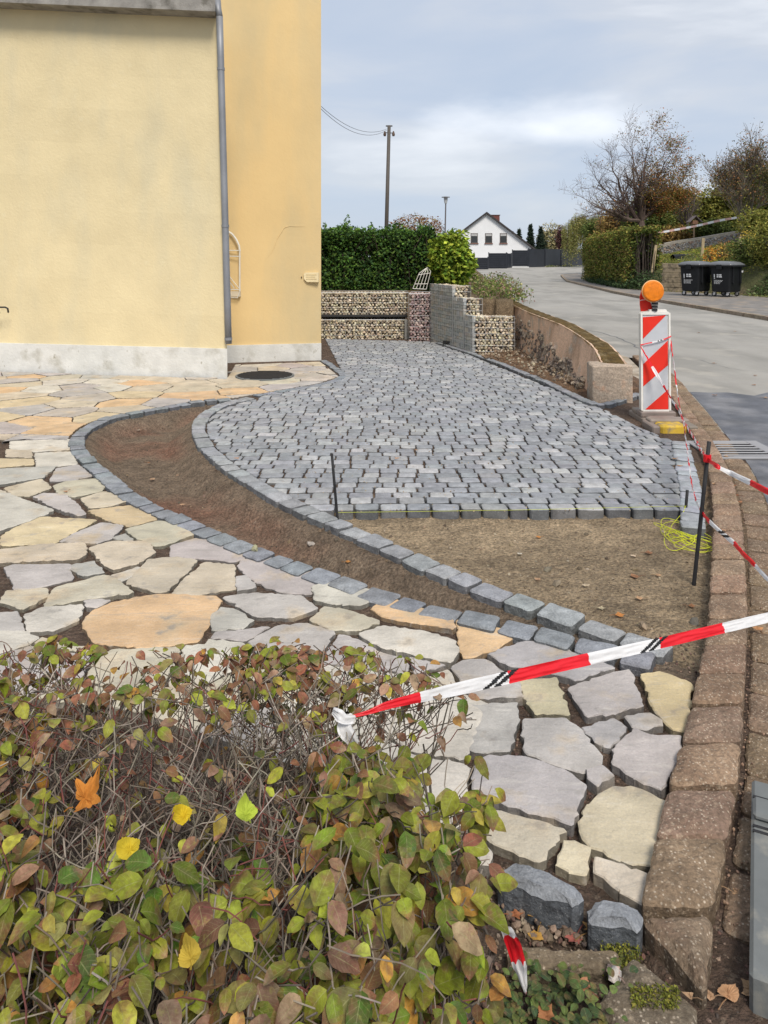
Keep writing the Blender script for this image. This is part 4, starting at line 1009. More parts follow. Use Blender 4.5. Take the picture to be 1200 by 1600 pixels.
# ------------------------------------------------------------------ iron stakes, string
def stake(px, py_top, base, top, r, lab, grp=None):
    mb = MB(); mb.tube([base - (top - base).normalized() * .2, base, (base + top) / 2, top], r, 8, (.03, .03, .03)); return tag(mb.build('iron_stake', M_iron, smooth=True), lab, 'stake')
b1 = W(527, 808); t1 = D(518.5, 709, b1.y); stake(0, 0, b1, t1, .0085, 'thin iron stake standing at the left end of the string')
b2v = W(1084, 915, -.06); t2 = D(1108, 690, b2v.y); stake(0, 0, b2v, t2, .0105, 'tall leaning iron stake by the kerb with tape tied on')
b3 = W(1070, 812, -.06); t3 = D(1074, 766, b3.y); stake(0, 0, b3, t3, .010, 'short iron stake driven in at the right end of the string')
yel = (.62, .68, .03)
M_str = mat('yellow_string', (.66, .70, .04), .7, .1, 10, 0)
M_str2 = mat('string_thin', (.55, .60, .08), .7, .1, 10, 0)
sa = b1 + (t1 - b1) * .02; sb = b3 + (t3 - b3) * .28
mb = MB(); mb.tube([(sa.x, sa.y, .028), ((sa.x + sb.x) / 2, (sa.y + sb.y) / 2, .022), (sb.x, sb.y - .012, .03)], .0012, 5)
o = thing('builders_string', (sa.x, sa.y, 0), 'yellow string stretched along the front edge of the cobbles with its tangled end', 'string'); mb.build('taut_string', M_str2, o)
mb = MB(); cc_ = W(1078, 848, -.055)
e0 = Vector((sb.x, sb.y, .03)); 
pts = [e0, e0 + Vector((-.03, -.05, -.02)), W(1050, 820, -.02), W(1043, 836, -.05), W(1050, 848, -.05)]
for i in range(26 * 9):
    a_ = i / 26 * 2 * math.pi; k = i // 26; rx = .085 + .055 * math.sin(k * 1.9 + i * .023); ry = .16 + .09 * math.cos(k * 1.3 + i * .031)
    pts.append(Vector((cc_.x + .03 * math.sin(k * 2.3) + rx * math.cos(a_ + k * .5) - .02, cc_.y + .05 * math.cos(k * 3.1) + ry * math.sin(a_) , -.052 + .010 * (k % 4) + .012 * (1 + math.sin(a_ * 2 + k)))))
mb.tube(pts, .0016, 4); mb.build('string_tangle', M_str, o)

# ------------------------------------------------------------------ barrier tapes
RED, WHT, BLK = (.82, .018, .03), (.84, .84, .85), (.02, .02, .02)
def tape(name, pts, wds, label, stripe=.24, start=0, marks=(), nseg=90, twist=0, crumple=.0, axis=None, cat='barrier tape', group=None, redfirst=True, parent=None, red=None):
    P = [Vector(p) for p in pts]; sm = []
    for i in range(len(P) - 1):
        p0 = P[max(i - 1, 0)]; p1 = P[i]; p2 = P[i + 1]; p3 = P[min(i + 2, len(P) - 1)]
        k_ = max(2, int(nseg / (len(P) - 1)))
        for k in range(k_):
            t = k / k_; sm.append((.5 * ((2 * p1) + (p2 - p0) * t + (2 * p0 - 5 * p1 + 4 * p2 - p3) * t * t + (3 * p1 - p0 - 3 * p2 + p3) * t ** 3), i + t))
    sm.append((P[-1], len(P) - 1)); acc = [0]
    for i in range(1, len(sm)): acc.append(acc[-1] + (sm[i][0] - sm[i - 1][0]).length)
    rows = []; nc = 10
    for i, (p, u) in enumerate(sm):
        t = (sm[min(i + 1, len(sm) - 1)][0] - sm[max(i - 1, 0)][0]).normalized(); up = axis or Vector((0, .55, 1))
        up = (up - t * up.dot(t)).normalized(); 
        if twist: up = Matrix.Rotation(twist * u, 3, t) @ up
        nr = t.cross(up); w_ = float(np.interp(u, range(len(wds)), wds))
        rows.append([p + up * w_ * (k / nc - .5) + nr * crumple * 2.2 * (noise.noise(Vector((k * .45, acc[i] * 9, 1))) + .5 * noise.noise(Vector((k * .9, acc[i] * 28, 5)))) for k in range(nc + 1)])
    mb = MB(); vs = [q for r_ in rows for q in r_]; fs = []; cs = []; n1_ = nc + 1
    for i in range(len(rows) - 1):
        s = (acc[i] + start) / stripe; c = (red or RED) if (int(math.floor(s)) % 2 == 0) == redfirst else WHT
        for k in range(nc):
            cc = c
            for (m0, sl) in marks:
                off = (acc[i] - m0) - sl * (k / nc - .5)
                if abs(off) < .012 or abs(off - .036) < .012: cc = BLK
            fs.append((i * n1_ + k, (i + 1) * n1_ + k, (i + 1) * n1_ + k + 1, i * n1_ + k + 1)); cs.append(vary(cc, .02, .0))
    mb.add(vs, fs, cs); o = mb.build(name, M_tape, parent, True)
    if parent is None: tag(o, label, cat, group)
    return o
kn = D(548, 1120, 1.76)
bt = thing('barrier_tape', kn, 'red and white barrier tape tied into the hedge and stretched across the foreground', 'barrier tape')
f0 = [kn, D(575, 1113, 1.77), D(620, 1098, 1.80), D(735, 1072, 1.93), D(888, 1037, 2.10), D(1035, 1004, 2.28), D(1165, 973, 2.46), D(1290, 945, 2.65), D(1420, 918, 2.85)]
tape('tape_band', f0, [.005, .009, .018, .029, .030, .029, .029, .030, .030], '', stripe=.285, start=.10, marks=((.43, .07), (1.0, .07)), nseg=900, crumple=.0022, parent=bt)
tape('loose_end', [kn + Vector((.005, 0, .005)), D(538, 1135, 1.74), D(546, 1150, 1.73), D(553, 1162, 1.73)], [.014, .034, .036, .03], '', stripe=5, redfirst=False, crumple=.004, nseg=30, parent=bt, axis=Vector((1, -.2, .1)))
tape('knot', [D(520, 1110, 1.75), D(530, 1118, 1.735), D(540, 1124, 1.735), kn + Vector((.01, -.01, 0))], [.014, .026, .02, .016], '', stripe=5, redfirst=False, crumple=.004, nseg=30, parent=bt)
# from the board to the right, over the leaning stake
bl = D(1001, 541, by - .06)
mid = D(1066, 655, 6.3); m2 = D(1082, 760, 4.6); s1 = b2v + (t2 - b2v) * .505 + Vector((0, -.02, 0)); s0 = b2v + (t2 - b2v) * .88 + Vector((0, -.02, 0))
tape('barrier_tape', [bl, D(1022, 578, by - .1), D(1048, 622, 7.1), mid, D(1074, 705, 5.4), m2, s1, D(1150, 853, 3.5), D(1200, 905, 3.2), D(1275, 975, 2.95)], [.012, .03, .022, .035, .055, .04, .022, .022, .024, .026], 'barrier tape from the left edge of the warning board dropping past the stake', stripe=.22, crumple=.004, nseg=420, marks=((1.1, .04), (1.9, .04), (4.3, .04)))
brt = D(1048, 531, by + .02)
tape('barrier_tape', [brt, D(1053, 570, 7.3), D(1064, 645, 6.6), D(1085, 685, 5.2), s0, D(1145, 741, 3.7), D(1200, 768, 3.45), D(1290, 815, 3.1)], [.018, .028, .03, .03, .022, .026, .028, .028], 'barrier tape from the right edge of the warning board knotted to the stake top', stripe=.2, crumple=.004, nseg=420)
mb = MB(); q = b2v + (t2 - b2v) * .885; mb.tube([q - Vector((0, 0, .018)), q + Vector((0, 0, .018))], .02, 8, RED); tag(mb.build('tape_knot', M_tape), 'red knot of tape wound round the leaning stake near its top', 'tape knot')
tp = [D(1000.5, 539, by - .015), D(1010, 537, by - .025), D(1035, 531, by - .025), D(1049, 525, by - .015)]
tape('tape_loop', tp, [.012, .010, .012, .012], 'thin twisted tape loop tied round the striped warning board', stripe=.11, crumple=.002, nseg=40, marks=((.17, .0),), cat='tape loop')
tape('tape_scrap', [W(788, 1448, .30), W(800, 1470, .25), W(812, 1510, .18), W(821, 1548, .12)], [.018, .03, .028, .006], 'short crumpled end of red and white tape hanging from the hedge edge', stripe=.075, start=.03, redfirst=False, crumple=.006, nseg=60, axis=Vector((1, 0, 0)), cat='tape scrap')

# ------------------------------------------------------------------ background: house, fences, poles
hs = thing('white_house', (11.3, 85, 0), 'white gabled house with dark roof and brick chimney beyond the bend', 'house')
hx, hd, hz0, hze, hza = 11.35, 85.0, -1.0, 2.5, 6.25; hw = 4.95; dep = 12
def house_pt(u, v): return (hx + u, hd + v)
mb = MB(); f = [(-hw, hz0), (hw, hz0), (hw, hze), (0, hza), (-hw, hze)]
vs = [(hx + x, hd, z) for x, z in f] + [(hx + x + .8, hd + dep, z) for x, z in f]
mb.add(vs, [(0, 1, 2, 3, 4), (9, 8, 7, 6, 5)] + [(i, 5 + i, 5 + (i + 1) % 5, (i + 1) % 5) for i in range(5) if i not in (2, 3)]); mb.build('wall', M_hwall, hs)
mb = MB(); 
for sg in (-1, 1):
    sl_ = (hza - hze) / hw; x0, x1 = 0, sg * (hw + .55)
    for (ya, yb) in ((hd - .35, hd + dep + .3),):
        vs = []
        for x in (x0, x1):
            z = hza - abs(x) * sl_
            for yq in (ya, yb): vs += [(hx + x + (yq - hd) * .067, yq, z + .02), (hx + x + (yq - hd) * .067, yq, z + .24)]
        mb.add(vs, [(0, 4, 5, 1), (2, 3, 7, 6), (1, 5, 7, 3), (0, 2, 6, 4), (4, 6, 7, 5)])
rf = mb.build('roof', M_roof, hs)
mb = MB(); cx = hx + 1.35; mb.box(cx - .55, cx + .55, hd + 3, hd + 4.1, 4.6, 6.25, (.16, .055, .045)); mb.box(cx - .62, cx + .62, hd + 2.95, hd + 4.15, 6.25, 6.33, (.1, .05, .04)); mb.build('chimney', M_attr, rf)
for xx in (735.5, 758, 781):
    a = D(xx, 380, hd); b = D(xx + 11, 364.5, hd); f = MB()
    for (p, q, r_, s_) in ((a.x, b.x, b.z - .08, b.z), (a.x, b.x, a.z, a.z + .08), (a.x, a.x + .06, a.z, b.z), (b.x - .06, b.x, a.z, b.z)): f.box(p, q, hd - .05, hd + .02, r_, s_, (.12, .10, .09))
    f.box(a.x, b.x, hd - .045, hd, b.z - .30, b.z - .08, (.42, .42, .42)); fo = f.build('window', M_attr, hs)
    g = MB(); g.box(a.x + .06, b.x - .06, hd - .03, hd + .01, a.z + .08, b.z - .08); g.build('pane', M_glass, fo)
    g = MB(); g.box(a.x - .08, b.x + .08, hd - .12, hd, a.z - .09, a.z - .003, (.20, .10, .08)); g.build('sill', M_attr, fo)
def fencepanel(label, P, Q, z0, z1, slats, base=None, p=.16):
    g = thing('fence_panel', (P.x, P.y, z0), label, 'fence', 'anthracite fence panels along the bend')
    t = (Q - P); L_ = t.length; an = math.atan2(t.y, t.x); M = Matrix.Translation(Vector((P.x, P.y, 0))) @ Matrix.Rotation(an, 4, 'Z')
    mb = MB(); n = 9 if slats else 1
    if slats:
        h = (z1 - z0) / n
        for i in range(n): mb.box(.08, L_ - .08, -.02, .02, z0 + i * h + .02, z0 + (i + 1) * h - .03, M=M)
        mb.box(.08, L_ - .08, .03, .045, z0, z1 - .03, M=M)
    else: mb.box(.05, L_ - .05, -.02, .02, z0, z1, M=M)
    mb.build('slats' if slats else 'panel', M_anth, g); mb = MB()
    for x in (0, L_ - .08): mb = MB(); mb.box(x, x + .08, -.05, .05, z0 - .1, z1 + .05, M=M); mb.build('post', M_anth, g)
    if base: mb = MB(); mb.box(-.05, L_ + .05, -.10, .12, base, z0 - .04, (.70, .71, .72), M=M); mb.build('base_wall', M_attr, g)
def fp(lab, xa, xb, d, dz, yt, yb, slats, base=None, db=None):
    a = D(xa, yb, d); b = D(xb, yb, db or d); t = D(xa, yt, d); fencepanel(lab, Vector((a.x, a.y, 0)), Vector((b.x, b.y, 0)), a.z, t.z, slats, base)
fp('lowest anthracite slat fence panel in front of the white house, left end', 738, 763, 70, 0, 402, 427.5, True)
fp('anthracite slat fence panel on a white base, second from left', 763, 792, 72, 0, 395, 421, True, -.2)
fp('narrow plain anthracite panel between the two slat panels', 792.5, 799, 73, 0, 396, 422, False, -.1, 74.5)
fp('tall anthracite slat fence panel at the right foot of the house', 800, 825.5, 75, 0, 390.5, 416, True, .2)
for i, (xa, xb, d, db) in enumerate(((826, 851, 76, 79), (851.6, 876, 79, 83), (876.6, 925, 83, 92))):
    fp(('smooth anthracite fence panel directly right of the slat panels', 'middle one of the three smooth anthracite fence panels', 'smooth anthracite fence panel vanishing behind the tall hedge')[i], xa, xb, d, 0, 389, 418, False, None, db)
# utility pole, wires, street lamp
up = thing('utility_pole', D(602, 372, 30), 'dark wooden utility pole leaning slightly behind the green hedge', 'utility pole')
pt, pb = D(608, 196, 30), D(601.5, 400, 30); pb.z = .5
mb = MB(); mb.tube([pb, pt], [.09, .068], 10, (.09, .08, .07)); mb.build('pole', M_attr, up, True)
mb = MB(); mb.tube([pt + Vector((-.2, 0, -.28)), pt + Vector((.2, 0, -.30))], .02, 6, (.1, .1, .1)); mb.build('crossarm', M_attr, up); mb = MB()
mb.tube([pt + Vector((-.13, 0, -.02)), pt + Vector((.13, 0, -.02))], .03, 6, (.1, .1, .1))
mb.build('pole_top', M_attr, up)
for sx_ in (-.17, .17):
    mb = MB(); mb.tube([pt + Vector((sx_, 0, -.42)), pt + Vector((sx_, 0, -.36)), pt + Vector((sx_, 0, -.29)), pt + Vector((sx_, 0, -.22))], [.04, .06, .045, .02], 8, (.12, .08, .06)); mb.build('insulator', M_attr, up)
for k, (ya, off) in enumerate(((167, 0), (171, .05))):
    a = D(500, ya - 2.5, 22); b = pt + Vector((-.1, 0, -.14 - off)); mb = MB(); pts = []
    for i in range(17): t = i / 16; p = a + (b - a) * t; p.z -= (.75 + .12 * k) * 4 * t * (1 - t) * .5; pts.append(p)
    mb.tube(pts, .008, 5, (.16, .17, .19)); tag(mb.build('overhead_wire', M_attr), ('upper', 'lower')[k] + ' of the two thin wires running from the utility pole to the yellow building', 'wire')
st_ = thing('street_lamp', D(695, 380, 60), 'slim street lamp with flat disc head left of the white house', 'street lamp')
p = D(696.5, 308, 60); base_ = D(694, 400, 60); base_.z = 0
mb = MB(); mb.tube([base_, p + Vector((0, 0, -.45))], [.07, .05], 8, (.13, .12, .12)); mb.build('mast', M_attr, st_)
mb = MB(); mb.tube([p + Vector((0, 0, -.5)), p + Vector((0, 0, -.38)), p + Vector((0, 0, -.12)), p], [.09, .12, .16, .1], 12, (.45, .47, .48)); mb.build('lantern', M_attr, st_)
mb = MB(); mb.tube([p + Vector((0, 0, -.03)), p + Vector((0, 0, .02)), p + Vector((0, 0, .07))], [.33, .33, .06], 18, (.25, .26, .28)); mb.build('disc', M_attr, st_)

# ------------------------------------------------------------------ foliage
RNG = np.random.RandomState(3); BRIGHT = 1.55
def leafcloud(name, P, size, cols, parent=None, up=.4, m_=None, kind=None, asp=1.7, nrm=None):
    """a cloud of small folded leaves: P (n,3) points"""
    n = len(P); P = np.asarray(P, float); s = (np.asarray(size) * RNG.uniform(.6, 1.25, n))[:, None]
    d = RNG.normal(size=(n, 3)); d[:, 2] = d[:, 2] * .6 - .2; d /= np.linalg.norm(d, axis=1, keepdims=True)
    u = RNG.normal(size=(n, 3)); u[:, 2] += up * 2
    if nrm is not None: u += nrm * 1.2
    sd2 = np.cross(d, u); sd2 /= np.linalg.norm(sd2, axis=1, keepdims=True) + 1e-9
    nn2 = np.cross(sd2, d)
    v = np.stack([P, P + d * s * .5 + sd2 * s / asp * .5 + nn2 * s * .1, P + d * s, P + d * s * .5 - sd2 * s / asp * .5 + nn2 * s * .1], 1).reshape(-1, 3)
    f = np.arange(4 * n).reshape(n, 4)
    f = np.concatenate([f[:, [0, 1, 2]], f[:, [0, 2, 3]]], 1).reshape(-1, 3)
    me = bpy.data.meshes.new(name); me.vertices.add(4 * n); me.vertices.foreach_set('co', v.astype(np.float32).ravel())
    me.loops.add(6 * n); me.loops.foreach_set('vertex_index', f.ravel().astype(np.int32)); me.polygons.add(2 * n)
    me.polygons.foreach_set('loop_start', np.arange(0, 6 * n, 3, dtype=np.int32)); me.polygons.foreach_set('loop_total', np.full(2 * n, 3, dtype=np.int32))
    me.update(calc_edges=True)
    c = np.asarray(cols, float)
    if c.ndim == 2 and len(c) != n: c = c[RNG.randint(0, len(c), n)]
    c = c * BRIGHT * RNG.uniform(.65, 1.35, (n, 1)) * RNG.uniform(.93, 1.07, (n, 3)); c = np.concatenate([np.clip(c, .004, 1), np.ones((n, 1))], 1)
    ca = me.color_attributes.new('Col', 'FLOAT_COLOR', 'CORNER'); ca.data.foreach_set('color', np.repeat(c, 6, 0).astype(np.float32).ravel())
    me.materials.append(m_ or M_leafbg); o = bpy.data.objects.new(name, me); COL.objects.link(o)
    if parent is not None: o.parent = parent; o.matrix_parent_inverse = Matrix.Translation(parent.location).inverted()
    if kind: o['kind'] = kind
    return o
def shellpts(n, fn): return np.array([fn() for _ in range(n)])
def lumpy_box(n, path, wd, zb, zt, lump=.12, thick=.22, f=3.0, taper=.0):
    """leaf positions on the lumpy skin of a clipped hedge along a path; also twigs inside"""
    acc = [0]
    for i in range(1, len(path)): acc.append(acc[-1] + math.dist(path[i], path[i - 1]))
    out = []; nr = []
    for _ in range(n):
        s = rnd(0, acc[-1]); i = next(k for k in range(1, len(acc)) if acc[k] >= s - 1e-9); t = (s - acc[i - 1]) / (acc[i] - acc[i - 1])
        x = path[i - 1][0] + (path[i][0] - path[i - 1][0]) * t; y = path[i - 1][1] + (path[i][1] - path[i - 1][1]) * t
        tx, ty = path[i][0] - path[i - 1][0], path[i][1] - path[i - 1][1]; l = math.hypot(tx, ty); tx /= l; ty /= l; nx, ny = ty, -tx
        zt_ = zt(s / acc[-1]) if callable(zt) else zt; zb_ = zb(s / acc[-1]) if callable(zb) else zb
        H = zt_ - zb_; r = random.random(); tot = 2 * H + wd
        q = r * tot
        bumps = lump * (noise.noise(Vector((x * f, y * f, q * f * .8))) + .5 * noise.noise(Vector((x * f * 3, y * f * 3, q * 7))))
        dpt = -abs(random.gauss(0, thick * .4)) + bumps
        if q < H: o = wd / 2 + dpt; z = zb_ + q; N_ = (nx, ny, .1)
        elif q < H + wd: o = -wd / 2 + (q - H); z = zt_ + dpt; N_ = (0, 0, 1)
        else: o = -(wd / 2 + dpt); z = zb_ + q - H - wd; N_ = (-nx, -ny, .1)
        z += rnd(-.02, .02)
        out.append((x + nx * o, y + ny * o, z)); nr.append(N_)
    return np.array(out), np.array(nr)
def hedge(name, label, cat, path, wd, zb, zt, n, size, cols, core=(.012, .018, .006), lump=.12, thick=.25, top=None, f=3.0):
    P = path[len(path) // 2]; r = thing(name, (P[0], P[1], 0), label, cat)
    pts, nr = lumpy_box(n, path, wd, zb, zt, lump, thick, f)
    leafcloud('leaves', pts, size, cols, r, nrm=nr)
    # woody inside
    mb = MB(); 
    for _ in range(int(n / 60)):
        t = random.random(); i = min(int(t * (len(path) - 1)), len(path) - 2); t = t * (len(path) - 1) - i
        x = path[i][0] + (path[i + 1][0] - path[i][0]) * t + rnd(-.3, .3) * wd; y = path[i][1] + (path[i + 1][1] - path[i][1]) * t + rnd(-.3, .3) * wd
        zb_ = zb(.5) if callable(zb) else zb; zt_ = zt(.5) if callable(zt) else zt
        mb.tube([(x, y, zb_ - .2), (x + rnd(-.15, .15), y + rnd(-.15, .15), (zb_ + zt_) / 2), (x + rnd(-.3, .3), y + rnd(-.3, .3), zt_ - .1)], [.025, .015, .006], 4, (.05, .035, .025), False)
    mb.build('branches', M_bark, r)
    # dense dark inner leaves
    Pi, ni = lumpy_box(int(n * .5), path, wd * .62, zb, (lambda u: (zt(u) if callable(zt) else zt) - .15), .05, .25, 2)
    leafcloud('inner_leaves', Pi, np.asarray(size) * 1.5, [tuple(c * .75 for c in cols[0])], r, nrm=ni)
    tg = []
    for _ in range(int(n / 170)):
        a = Pi[random.randint(0, len(Pi) - 1)]; zt_ = zt(.5) if callable(zt) else zt; h = abs(random.gauss(0, .5)) * np.asarray(size) * 2.2 + .03
        for k in range(12): tg.append((a[0] + rnd(-.05, .05), a[1] + rnd(-.05, .05), zt_ - .08 + h * rnd(0, 1.2)))
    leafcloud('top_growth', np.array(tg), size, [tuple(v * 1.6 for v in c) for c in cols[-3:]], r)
    if top is not None: leafcloud('sprouts', top[0], size, top[1], r, kind='stuff')
    return r
dk = [(.018, .045, .010), (.03, .07, .012), (.05, .10, .018), (.022, .055, .016), (.07, .12, .02)]
tops = []
for (px, h) in ((508, 16), (543, 30), (540, 22), (580, 14), (512, 8), (560, 6), (632, 8), (668, 9), (528, 9), (600, 6)):
    for k in range(40): t = rnd(0, 1); tops.append(tuple(D(px + rnd(-3, 3) * (1.3 - t), 364 - h * t, 17.1)))
hedge('green_hedge', 'tall dark green clipped hedge on the terrace behind the long gabions', 'hedge', [(-5, 17.4), (-2, 17.2), (.6, 17.1), (1.1, 17.1)], 1.0, .82, lambda u: 2.16, 34000, .075, dk + [(.06, .13, .02)], lump=.26, thick=.38, top=(np.array(tops), [(.07, .14, .02), (.10, .17, .03)]), f=2.2)
def shrub(name, label, cat, c, rx, ry, rz, n, size, cols, lump=.25, f=2.0, group=None, stems=5, core=True, squash=1.0, stemcol=(.06, .045, .03)):
    r = thing(name, (c[0], c[1], c[2] - rz), label, cat, group)
    d = RNG.normal(size=(n, 3)); d /= np.linalg.norm(d, axis=1, keepdims=True); rad = 1 - np.abs(RNG.normal(0, .16, n))
    b = np.array([noise.noise(Vector(v * f) + Vector(c)) + .5 * noise.noise(Vector(v * f * 2.7) + Vector(c)) for v in d]); rad = rad * (1 + lump * b)
    P = np.array(c) + d * rad[:, None] * np.array([rx, ry, rz])
    leafcloud('leaves', P, size, cols, r, nrm=d)
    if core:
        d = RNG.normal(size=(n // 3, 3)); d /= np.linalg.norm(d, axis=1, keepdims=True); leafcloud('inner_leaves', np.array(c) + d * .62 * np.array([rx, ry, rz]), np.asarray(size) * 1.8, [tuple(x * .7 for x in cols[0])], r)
    mb = MB()
    for k in range(stems):
        a = rnd(0, 6.28); q = (c[0] + rx * .55 * math.cos(a), c[1] + ry * .55 * math.sin(a), c[2] + rz * rnd(.1, .6))
        mb.tube([(c[0] + rnd(-.1, .1) * rx, c[1], c[2] - rz - .15), ((c[0] + q[0]) / 2, (c[1] + q[1]) / 2, c[2] - rz * .2), q], [.035 * rz, .025 * rz, .008], 5, stemcol)
    mb.build('branches', M_bark, r); return r
c = D(706, 404, 15.9); shrub('laurel_bush', 'bright yellow green laurel bush at the right end of the dark hedge', 'bush', (c.x, c.y, 1.52), .43, .45, .62, 3800, .11, [(.10, .16, .015), (.20, .27, .03), (.28, .33, .04), (.06, .11, .012), (.15, .20, .02)], .3, 2.2)
# reddish shrub behind hedge, further away
c = D(652, 357, 24); shrub('autumn_shrub', 'reddish brown autumn shrub showing above the dark hedge', 'shrub', (c.x, c.y, c.z), .85, .7, .42, 2200, .07, [(.16, .06, .03), (.22, .12, .04), (.12, .07, .04), (.20, .16, .05)], .35, 2.5, core=False, stems=26, stemcol=(.10, .06, .05))
# weeds on the bank
mb = MB(); lv = []
for i in range(260):
    y = rnd(13.2, 18); x = 1.75 + rnd(-.1, .75) + .05 * (y - 13); 
    if y < 13.6: x = max(x, 1.65)
    z0 = .82 if y > 13.15 else .6; h = rnd(.12, .42) * (1 - .0 * y); b = (x + rnd(-.12, .12), y + rnd(-.1, .1))
    mb.tube([(x, y, z0 - .05), ((x + b[0]) / 2, (y + b[1]) / 2, z0 + h * .5), (b[0], b[1], z0 + h)], [.004, .003, .002], 3, vary((.12, .13, .04), .3), False)
    for k in range(16): t = rnd(.0, 1); lv.append((x + (b[0] - x) * t + rnd(-.07, .07), y + (b[1] - y) * t, z0 + h * t))
wd_ = tag(mb.build('stalks', M_attr), 'tangle of low green weeds growing on the bank above the stepped gabions', 'weeds', kind='stuff')
wd_.name = 'bank_weeds'
leafcloud('leaves', np.array(lv), .055, [(.10, .14, .03), (.16, .19, .05), (.07, .11, .03), (.22, .20, .10), (.20, .12, .10)], None).parent = wd_
# leaning white trellis cage by the laurel
cg = thing('trellis_cage', D(658, 450, 15.7), 'white wire lantern shaped cage leaning at the hedge foot', 'cage')
mb = MB(); dC = 15.7
bl_, br_, tl_, tr_ = (645, 451), (666, 452), (655, 427), (673, 424)
for o in (0, .18):
    for t in (0, .25, .5, .75, 1): mb.tube([D(bl_[0] + (br_[0] - bl_[0]) * t, bl_[1] + (br_[1] - bl_[1]) * t, dC + o), D(tl_[0] + (tr_[0] - tl_[0]) * t, tl_[1] + (tr_[1] - tl_[1]) * t, dC + o), D(668, 417.5, dC + .09)], .007, 5)
    for t in (0, .3, .9): mb.tube([D(bl_[0] + (tl_[0] - bl_[0]) * t, bl_[1] + (tl_[1] - bl_[1]) * t, dC + o), D(br_[0] + (tr_[0] - br_[0]) * t, br_[1] + (tr_[1] - br_[1]) * t, dC + o)], .008, 5)
for t in (0, .9):
    for (A_, T_) in ((bl_, tl_), (br_, tr_)): mb.tube([D(A_[0] + (T_[0] - A_[0]) * t, A_[1] + (T_[1] - A_[1]) * t, dC), D(A_[0] + (T_[0] - A_[0]) * t, A_[1] + (T_[1] - A_[1]) * t, dC + .18)], .008, 5)
mb.build('cage_frame', M_white, cg)

# ------------------------------------------------------------------ right hand slope
def hz(x, y): return float(height(np.array([[x]]), np.array([[y]]))[0][0, 0])
ol = [(.06, .085, .015), (.11, .13, .022), (.16, .17, .03), (.08, .10, .02), (.20, .17, .04), (.14, .09, .03)]
hedge('beech_hedge', 'tall yellow green clipped hedge beside the pavement at the bend', 'hedge', [(13.6, 49.5), (12.9, 45), (12.3, 38.5), (12.15, 35.6)], 1.7, .1, lambda u: 2.5 + .5 * u, 26000, .13, ol, lump=.2, thick=.5, f=1.2)
# ivy on the slope beside the pavement
pts = []
for _ in range(26000):
    y = rnd(17, 33.5); x = hlx(y) + rnd(-.25, 3.2)
    if 29.6 < y: x = hlx(y) + rnd(-.1, .9) if y > 33 else 1e3
    if x > 1e2: continue
    hh = .28 * (noise.noise(Vector((x * 1.1, y * 1.1, 0))) + .5) + .1
    pts.append((x, y, hz2 if False else 0)); 
pts = np.array(pts); zz = height(pts[None, :, 0], pts[None, :, 1])[0][0]
bump_ = np.array([.30 * (noise.noise(Vector((p[0] * 1.2, p[1] * 1.2, 0))) + .55) for p in pts])
pts[:, 2] = zz + bump_ * RNG.uniform(.55, 1.05, len(pts)) + .02
iv = leafcloud('ivy', pts, .12, [(.035, .06, .018), (.06, .10, .03), (.09, .13, .05), (.05, .08, .03), (.12, .15, .06)], None, up=1.2); tag(iv, 'dense ivy covering the slope to the right of the waste containers', 'ivy', kind='stuff')
pts = []
for _ in range(6000):
    y = rnd(33.2, 46); x = hlx(y) + rnd(-.75, .0); pts.append((x, y, .12 + max(0, .75 - abs(x - hlx(y)) * .7) * rnd(0, 1) * (1.3 if y < 35.5 else .7)))
iv2 = leafcloud('ivy', np.array(pts), .11, [(.02, .035, .014), (.035, .06, .02), (.05, .08, .03)], None, up=1.0); tag(iv2, 'dark ivy at the foot of the tall pavement hedge', 'ivy', kind='stuff')
# plank retaining wall
pw = thing('plank_wall', (12.9, 33, 0), 'low retaining wall of stacked weathered timber beside the containers', 'retaining wall')
a = D(1034, 452, 33.2); b = D(1075, 455, 32.2)
for i in range(6):
    mb = MB(); t = (b - a); an = math.atan2(t.y, t.x); M = Matrix.Translation((a.x, a.y, .06 + i * .205)) @ Matrix.Rotation(an, 4, 'Z'); mb.bbox(rnd(-.03, .03), 1.9, 0 + rnd(-.02, .02), .16, 0, .195, .012, M=M); mb.build('plank', M_wood, pw)
